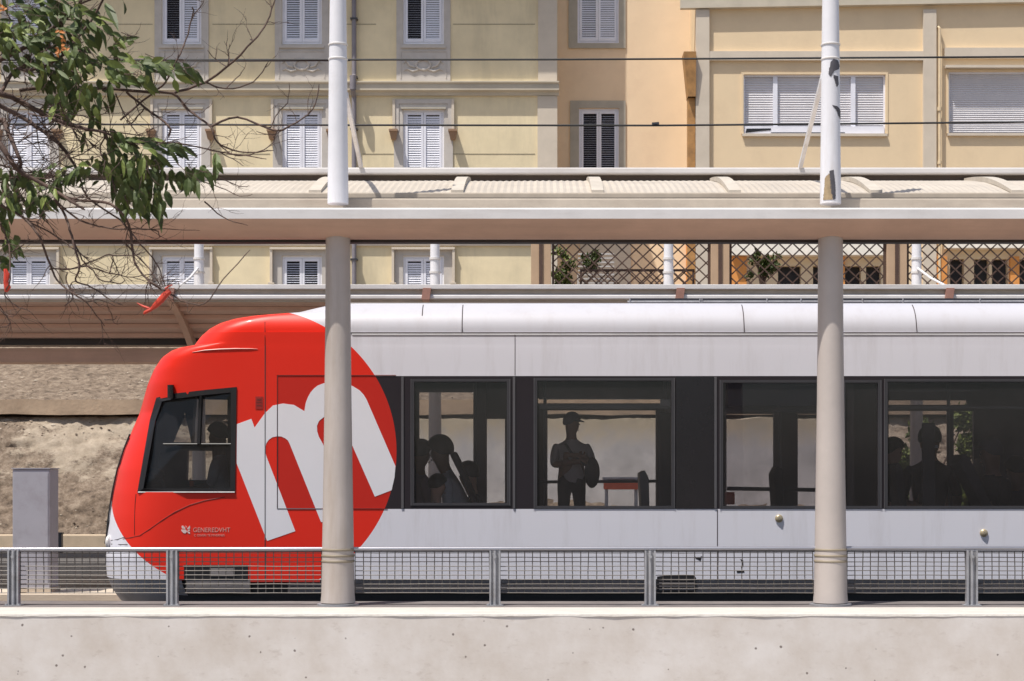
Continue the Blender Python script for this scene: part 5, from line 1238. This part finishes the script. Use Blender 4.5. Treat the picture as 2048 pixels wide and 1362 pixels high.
# ------------------------------------------------------------------ foreground tree
tr = thing('tree', (-4.4, 8.6, -.02), 'broadleaf tree with bare twigs reaching in from the upper left', 'tree')
TD = 8.4
rg = random.Random(21)
mb = MB(); mb.tube([(-4.4,8.6,-.02),(-4.35,8.6,1.4),(-4.2,8.55,2.4),(-4.1,8.5,3.3),(-3.8,8.5,4.3)], [.17,.14,.12,.09,.05], 14); mb.build('trunk', M['bark'], tr, smooth=True)
def tp(px, py, dz=0): return P(px, py, TD + dz)
br = [ # (points, start radius px, end radius px, depth offset)
 ([(-330,330),(-200,240),(-80,190),(0,188),(45,205),(110,238),(175,258),(215,266)], 9, 2.2, 0),
 ([(-80,190),(0,212),(60,245),(110,280),(150,330),(165,375)], 6, 2, .15),
 ([(-330,420),(-120,330),(-20,280),(15,310),(40,345),(95,372),(140,402),(170,420)], 8, 2, -.2),
 ([(-60,300),(0,240),(18,270),(40,320),(38,345)], 6, 3, -.1),
 ([(-200,240),(-60,150),(0,120),(40,100),(100,60),(150,20),(170,-20)], 6, 3, .1),
 ([(0,188),(30,140),(60,140),(110,122),(160,70),(195,20),(215,-20)], 4, 2, .05),
 ([(40,180),(100,175),(195,176),(280,183),(345,187),(376,219),(421,253),(434,284),(479,304),(547,301)], 4.0, 1.3, .2),
 ([(345,187),(410,164),(455,133),(506,82),(534,44),(551,-5)], 3.0, 1.4, .25),
 ([(421,253),(475,234),(547,260),(581,251),(626,219),(638,168)], 2.6, 1.2, .3),
 ([(540,258),(556,225),(575,205),(578,165)], 1.3, .7, .3),
 ([(581,251),(560,262),(545,270),(512,262)], 1.4, .8, .3),
 ([(410,164),(451,178),(506,164),(537,123)], 2.0, 1.0, .3),
 ([(451,178),(480,150),(482,145)], 1.2, .7, .3), ([(455,133),(430,118),(415,100)], 1.2, .7, .3), ([(460,130),(457,105),(459,88)], 1.2,.7,.3),
 ([(506,82),(500,78)], 1.8, 1.2, .3),
 ([(240,240),(300,190),(330,165),(355,118),(372,80),(386,26),(384,14)], 2.2, 1.4, .1),
 ([(386,30),(400,15),(408,0)], 1.2,.7,.1),
 ([(253,185),(290,215),(338,253),(337,274)], 2.6, 2.2, .15),
 ([(290,215),(262,247),(252,240)], 1.5,.8,.15), ([(232,188),(245,220),(262,250),(280,275)], 1.6,1,.15),
 ([(215,266),(250,285),(300,285),(355,287),(440,304),(480,310),(533,318)], 2.4, 1.0, .1),
 ([(440,304),(465,318),(488,332)], 1.2,.7,.1), ([(434,284),(450,300),(480,312),(520,303),(545,285),(548,272)], 1.4,.9,.25),
 ([(40,205),(90,225),(150,250),(210,262),(290,272)], 2.2, 1.2, .05),
 ([(95,372),(140,398),(200,403),(238,420),(262,462),(268,519),(291,556),(317,575),(341,588),(370,604),(410,607),(447,559),(500,500)], 3.2, 1.0, -.1),
 ([(246,482),(267,505),(300,540),(322,575)], 1.8,1.1,-.1),
 ([(165,375),(180,400),(240,440),(275,482),(300,510),(320,540),(330,573)], 2.2, 1.1, 0),
 ([(-20,400),(20,420),(53,440),(79,474),(100,530),(114,559),(143,585),(172,604),(209,652)], 3.2, 1.1, -.15),
 ([(110,398),(130,430),(143,472),(159,533),(152,562),(185,575),(219,599),(245,610)], 2.8, 1.0, -.1),
 ([(143,472),(165,520),(185,540),(201,559),(238,567),(250,560)], 1.7,.9,-.1),
 ([(159,533),(212,511),(233,511),(267,511),(291,503)], 1.5,.8,-.1),
 ([(100,538),(140,538),(164,533),(185,535),(219,546),(264,554),(304,548)], 1.7,.9,-.1),
 ([(219,546),(225,525),(222,512)], 1.3,.8,-.1), ([(225,512),(235,540),(240,550)], 1.2,.8,-.1),
 ([(143,585),(144,600),(128,612)], 1.4,.9,-.1), ([(172,604),(200,600),(230,612)],1.2,.7,-.1), ([(209,640),(225,640),(235,632)],1.1,.6,-.1),
 ([(152,562),(140,570),(150,585)],1.2,.8,-.1), ([(135,545),(132,560),(150,588),(172,604)],1.5,1,-.1),
 ([(50,440),(110,470),(150,500),(180,520)],1.8,1,-.05),
 ([(110,400),(160,440),(210,455),(260,458),(310,460),(320,474)], 2.2,1,0), ([(240,458),(330,458),(400,461)], 1.2,.6,0),
 ([(410,403),(445,434),(496,451)], 1.7,.7,.1), ([(400,360),(440,375),(480,392),(505,388)], 1.2,.6,.1), ([(440,355),(480,372),(500,372)],1.2,.6,.1),
 ([(0,445),(15,480),(19,500),(20,560),(10,590),(30,610),(60,622)], 2.0, .9, -.2),
 ([(19,505),(45,490),(60,478)],1.3,.8,-.2), ([(-20,590),(0,620),(25,632),(45,615)],1.4,.8,-.2), ([(-10,600),(20,645),(0,655)],1.2,.8,-.2),
 ([(0,365),(60,350),(110,352),(160,350)],2.0,1.2,.1), ([(0,330),(60,345),(105,330),(150,300)],1.8,1,.1),
 ([(215,266),(200,300),(220,340),(230,380)],1.8,1.2,0),
]
mb = MB()
tips = []
for pts, r0, r1, dz in br:
    n = len(pts); P3 = [tp(a, b, dz + .06*math.sin(i*1.7)) for i, (a, b) in enumerate(pts)]
    # catmull refine
    fine = []; rad = []
    for i in range(n-1):
        p0, p1, p2, p3 = P3[max(i-1,0)], P3[i], P3[i+1], P3[min(i+2,n-1)]
        for k in range(4):
            t = k/4; fine.append(.5*((2*p1)+(p2-p0)*t+(2*p0-5*p1+4*p2-p3)*t*t+(3*p1-p0-3*p2+p3)*t**3) + rv(rg)*.0025)
            rad.append((r0+(r1-r0)*((i+t)/(n-1)))*TD/F)
    fine.append(P3[-1]); rad.append(r1*TD/F*.6)
    mb.tube(fine, rad, 7); tips.append((fine, rad))
# random fine twigs off the traced branches
def twig(p, d, L, r, depth):
    pts = [p]; q = p.copy(); dd = d.copy()
    for i in range(5):
        dd = (dd + rv(rg)*.35 + Vector((0,0,.05))).normalized(); q = q + dd*L/5; pts.append(q.copy())
    mb.tube(pts, [r*(1-i*.14) for i in range(6)], 5)
    if depth > 0:
        for k in range(2): twig(pts[rg.randint(1,4)], (dd + rv(rg)*.9).normalized(), L*.6, r*.7, depth-1)
for fine, rad in tips:
    for k in range(max(1, len(fine)//5)):
        i = rg.randint(2, len(fine)-2) if len(fine) > 5 else 1; d = (fine[min(i+1,len(fine)-1)] - fine[i]).normalized(); pxx = CX + fine[i].x*F/fine[i].y
        nn = 2 if pxx < 330 else 1
        for _ in range(nn): twig(fine[i], (d + rv(rg)*.9).normalized(), rg.uniform(.08,.22), max(.0016, min(rad[i]*.5, .004)), 1)
for k in range(70):   # tangle of fine twigs at far left
    p = tp(rg.uniform(-20,160), rg.uniform(200,420), rg.uniform(-.2,.4)); twig(p, Vector((rg.uniform(.2,1),rg.uniform(-.4,.4),rg.uniform(-.9,.5))).normalized(), rg.uniform(.12,.32), .0032, 1)
tw = []; lfm = MB(); down = Vector((.25,0,-1))
clusters = [ # px, py, spreadx, spready, n, direction bias (x,z)
 (40,40,45,35,26,(.3,-.4)), (130,20,60,22,34,(.4,-.3)), (60,75,45,25,20,(.6,-.1)), (95,110,50,25,26,(.5,-.5)), (150,95,35,30,22,(.4,-.8)), (20,90,25,35,12,(.2,-1)),
 (200,120,40,20,18,(.7,-.5)), (240,150,35,18,18,(.8,-.4)), (130,150,45,22,26,(.2,-1)), (165,180,45,20,26,(.1,-1)), (120,200,30,18,14,(0,-1)), (190,215,16,25,12,(.1,-1)),
 (280,125,20,14,10,(.8,-.3)), (285,150,14,12,6,(.3,-1)), (320,130,25,10,9,(.9,-.2)), (365,145,20,12,7,(.6,-.7)), (235,75,18,10,5,(.8,-.2)), (190,45,20,15,6,(.6,-.6)), (220,95,22,10,6,(.9,-.2)),
 (225,270,18,18,12,(.3,-1)), (270,285,40,12,18,(.9,-.3)), (330,295,35,10,12,(.8,-.4)), (230,325,40,18,30,(.1,-1)), (270,345,30,25,32,(0,-1)), (130,350,40,12,14,(-.8,-.4)), (170,335,25,10,10,(-.6,-.4)),
 (300,330,25,22,22,(.1,-1)), (250,390,14,30,16,(0,-1)), (300,395,25,25,24,(.1,-1)), (345,345,20,18,10,(.2,-1)), (375,340,12,18,7,(.1,-1)), (395,345,10,14,5,(.2,-1)),
 (40,360,40,22,28,(.1,-.8)), (30,400,30,20,22,(0,-1)), (85,390,25,20,14,(.2,-.8)), (15,480,10,22,7,(.1,-1)), (0,525,12,8,5,(.8,-.2)), (0,430,15,18,10,(0,-1)),
 (-40,60,50,60,40,(.2,-.6)), (-60,380,50,60,40,(.2,-.8)), (433,320,4,8,2,(.1,-1)), (60,20,50,16,20,(.7,-.3)), (110,60,50,18,20,(.5,-.4)), (90,140,40,18,18,(.3,-.8)),
]
for (a, b, sx, sy, n, (bx_, bz_)) in clusters:
    for i in range(max(2, n//4)):
        p = tp(a + rg.gauss(0, sx*.4), b + rg.gauss(0, sy*.4) - 8, rg.uniform(-.2,.2)); tw.append((p, Vector((bx_, rg.uniform(-.3,.3), bz_+.3)) + rv(rg)*.5, rg.uniform(.08,.16)))
    for i in range(int(n*1.3)):
        p = tp(a + rg.gauss(0, sx*.62), b + rg.gauss(0, sy*.62), rg.uniform(-.22,.25))
        d = Vector((bx_, rg.uniform(-.35,.35), bz_)) + rv(rg)*.55
        lfm.cur = 0 if rg.random() < .78 else 1
        vs, fs = leaf_verts(p, d, Vector((rg.uniform(-.6,.6), -1, rg.uniform(-.2,1))), rg.choice([rg.uniform(.035,.07), rg.uniform(.06,.115)]), rg.uniform(.018,.040), curl=rg.uniform(.05,.75), fold=rg.uniform(.05,.6)); lfm.mesh(vs, fs)
hero = [ # individually visible leaves: base px, tip px
 ((195,55),(200,110)),((168,45),(215,75)),((172,68),(208,100)),((210,5),(236,45)),((245,0),(257,25)),((150,110),(190,118)),((20,60),(70,35)),((30,55),(85,52)),((290,120),(300,165)),((310,120),(335,160)),((315,122),(350,150)),
 ((350,125),(375,165)),((365,125),(392,155)),((375,335),(395,390)),((390,338),(412,365)),((385,345),(400,392)),((432,305),(435,345)),((235,330),(225,400)),((255,340),(250,450)),((285,350),(300,440)),((310,360),(325,450)),((300,355),(290,430)),((330,380),(345,415))]
for (a, b) in hero:
    A = tp(*a, rg.uniform(-.1,.1)); B = tp(*b, rg.uniform(-.1,.1)); lfm.cur = 0
    vs, fs = leaf_verts(A, B-A, Vector((.3,-1,.5)), (B-A).length, rg.uniform(.036,.046), curl=.22); lfm.mesh(vs, fs)
for p, d, L in tw: twig(p, d.normalized(), L, .0022, 1)
mb.build('branches', M['bark'], tr, smooth=True, angle=80, recalc=False)
lfm.build('foliage', [M['leaf'], M['leaf2']], tr, smooth=False, recalc=False)
for grp in (((122,62),(128,75),(125,88),(120,98),(132,100),(115,104)), ((5,12),(8,22))):
    mb = MB()
    for (a, b) in grp:
        for k in range(3):
            p = tp(a+rg.uniform(-4,4), b+rg.uniform(-3,3), -.25); vs, fs = leaf_verts(p, rv(rg), Vector((0,-1,0)), .022, .012); mb.mesh(vs, fs)
    mb.build('orange_leaf_cluster', M['leafo'], tr, recalc=False)
# red ties on the twigs
def tie(pts, rads, label, extra=None):
    mb = MB(); mb.tube([tp(*p) for p in pts], [r*TD/F for r in rads], 8)
    if extra:
        for e, er in extra: mb.tube([tp(*p) for p in e], [r*TD/F for r in er], 6)
    tag(mb.build('red_ribbon', M['redtie'], smooth=True), label, 'ribbon')
tie([(340,582,-.15),(330,590,-.16),(322,600,-.16),(310,612,-.16),(302,619,-.16)], [5,6.5,7,5.5,3], 'red ribbon knotted on a twig in front of the curved brown bracket', [([(302,619,-.16),(290,625,-.16),(287,628,-.16)], [4,3.5,1.5]), ([(298,617,-.16),(285,612,-.16),(274,606,-.16)], [3,2.5,1]), ([(330,578,-.15),(338,572,-.15),(345,570,-.15)], [2.5,2,1])])
tie([(10,538,-.2),(14,550,-.2),(12,563,-.2),(15,575,-.2),(12,584,-.2)], [3,6.5,5,7,3], 'red ribbon tied on a twig at the left edge of the picture')
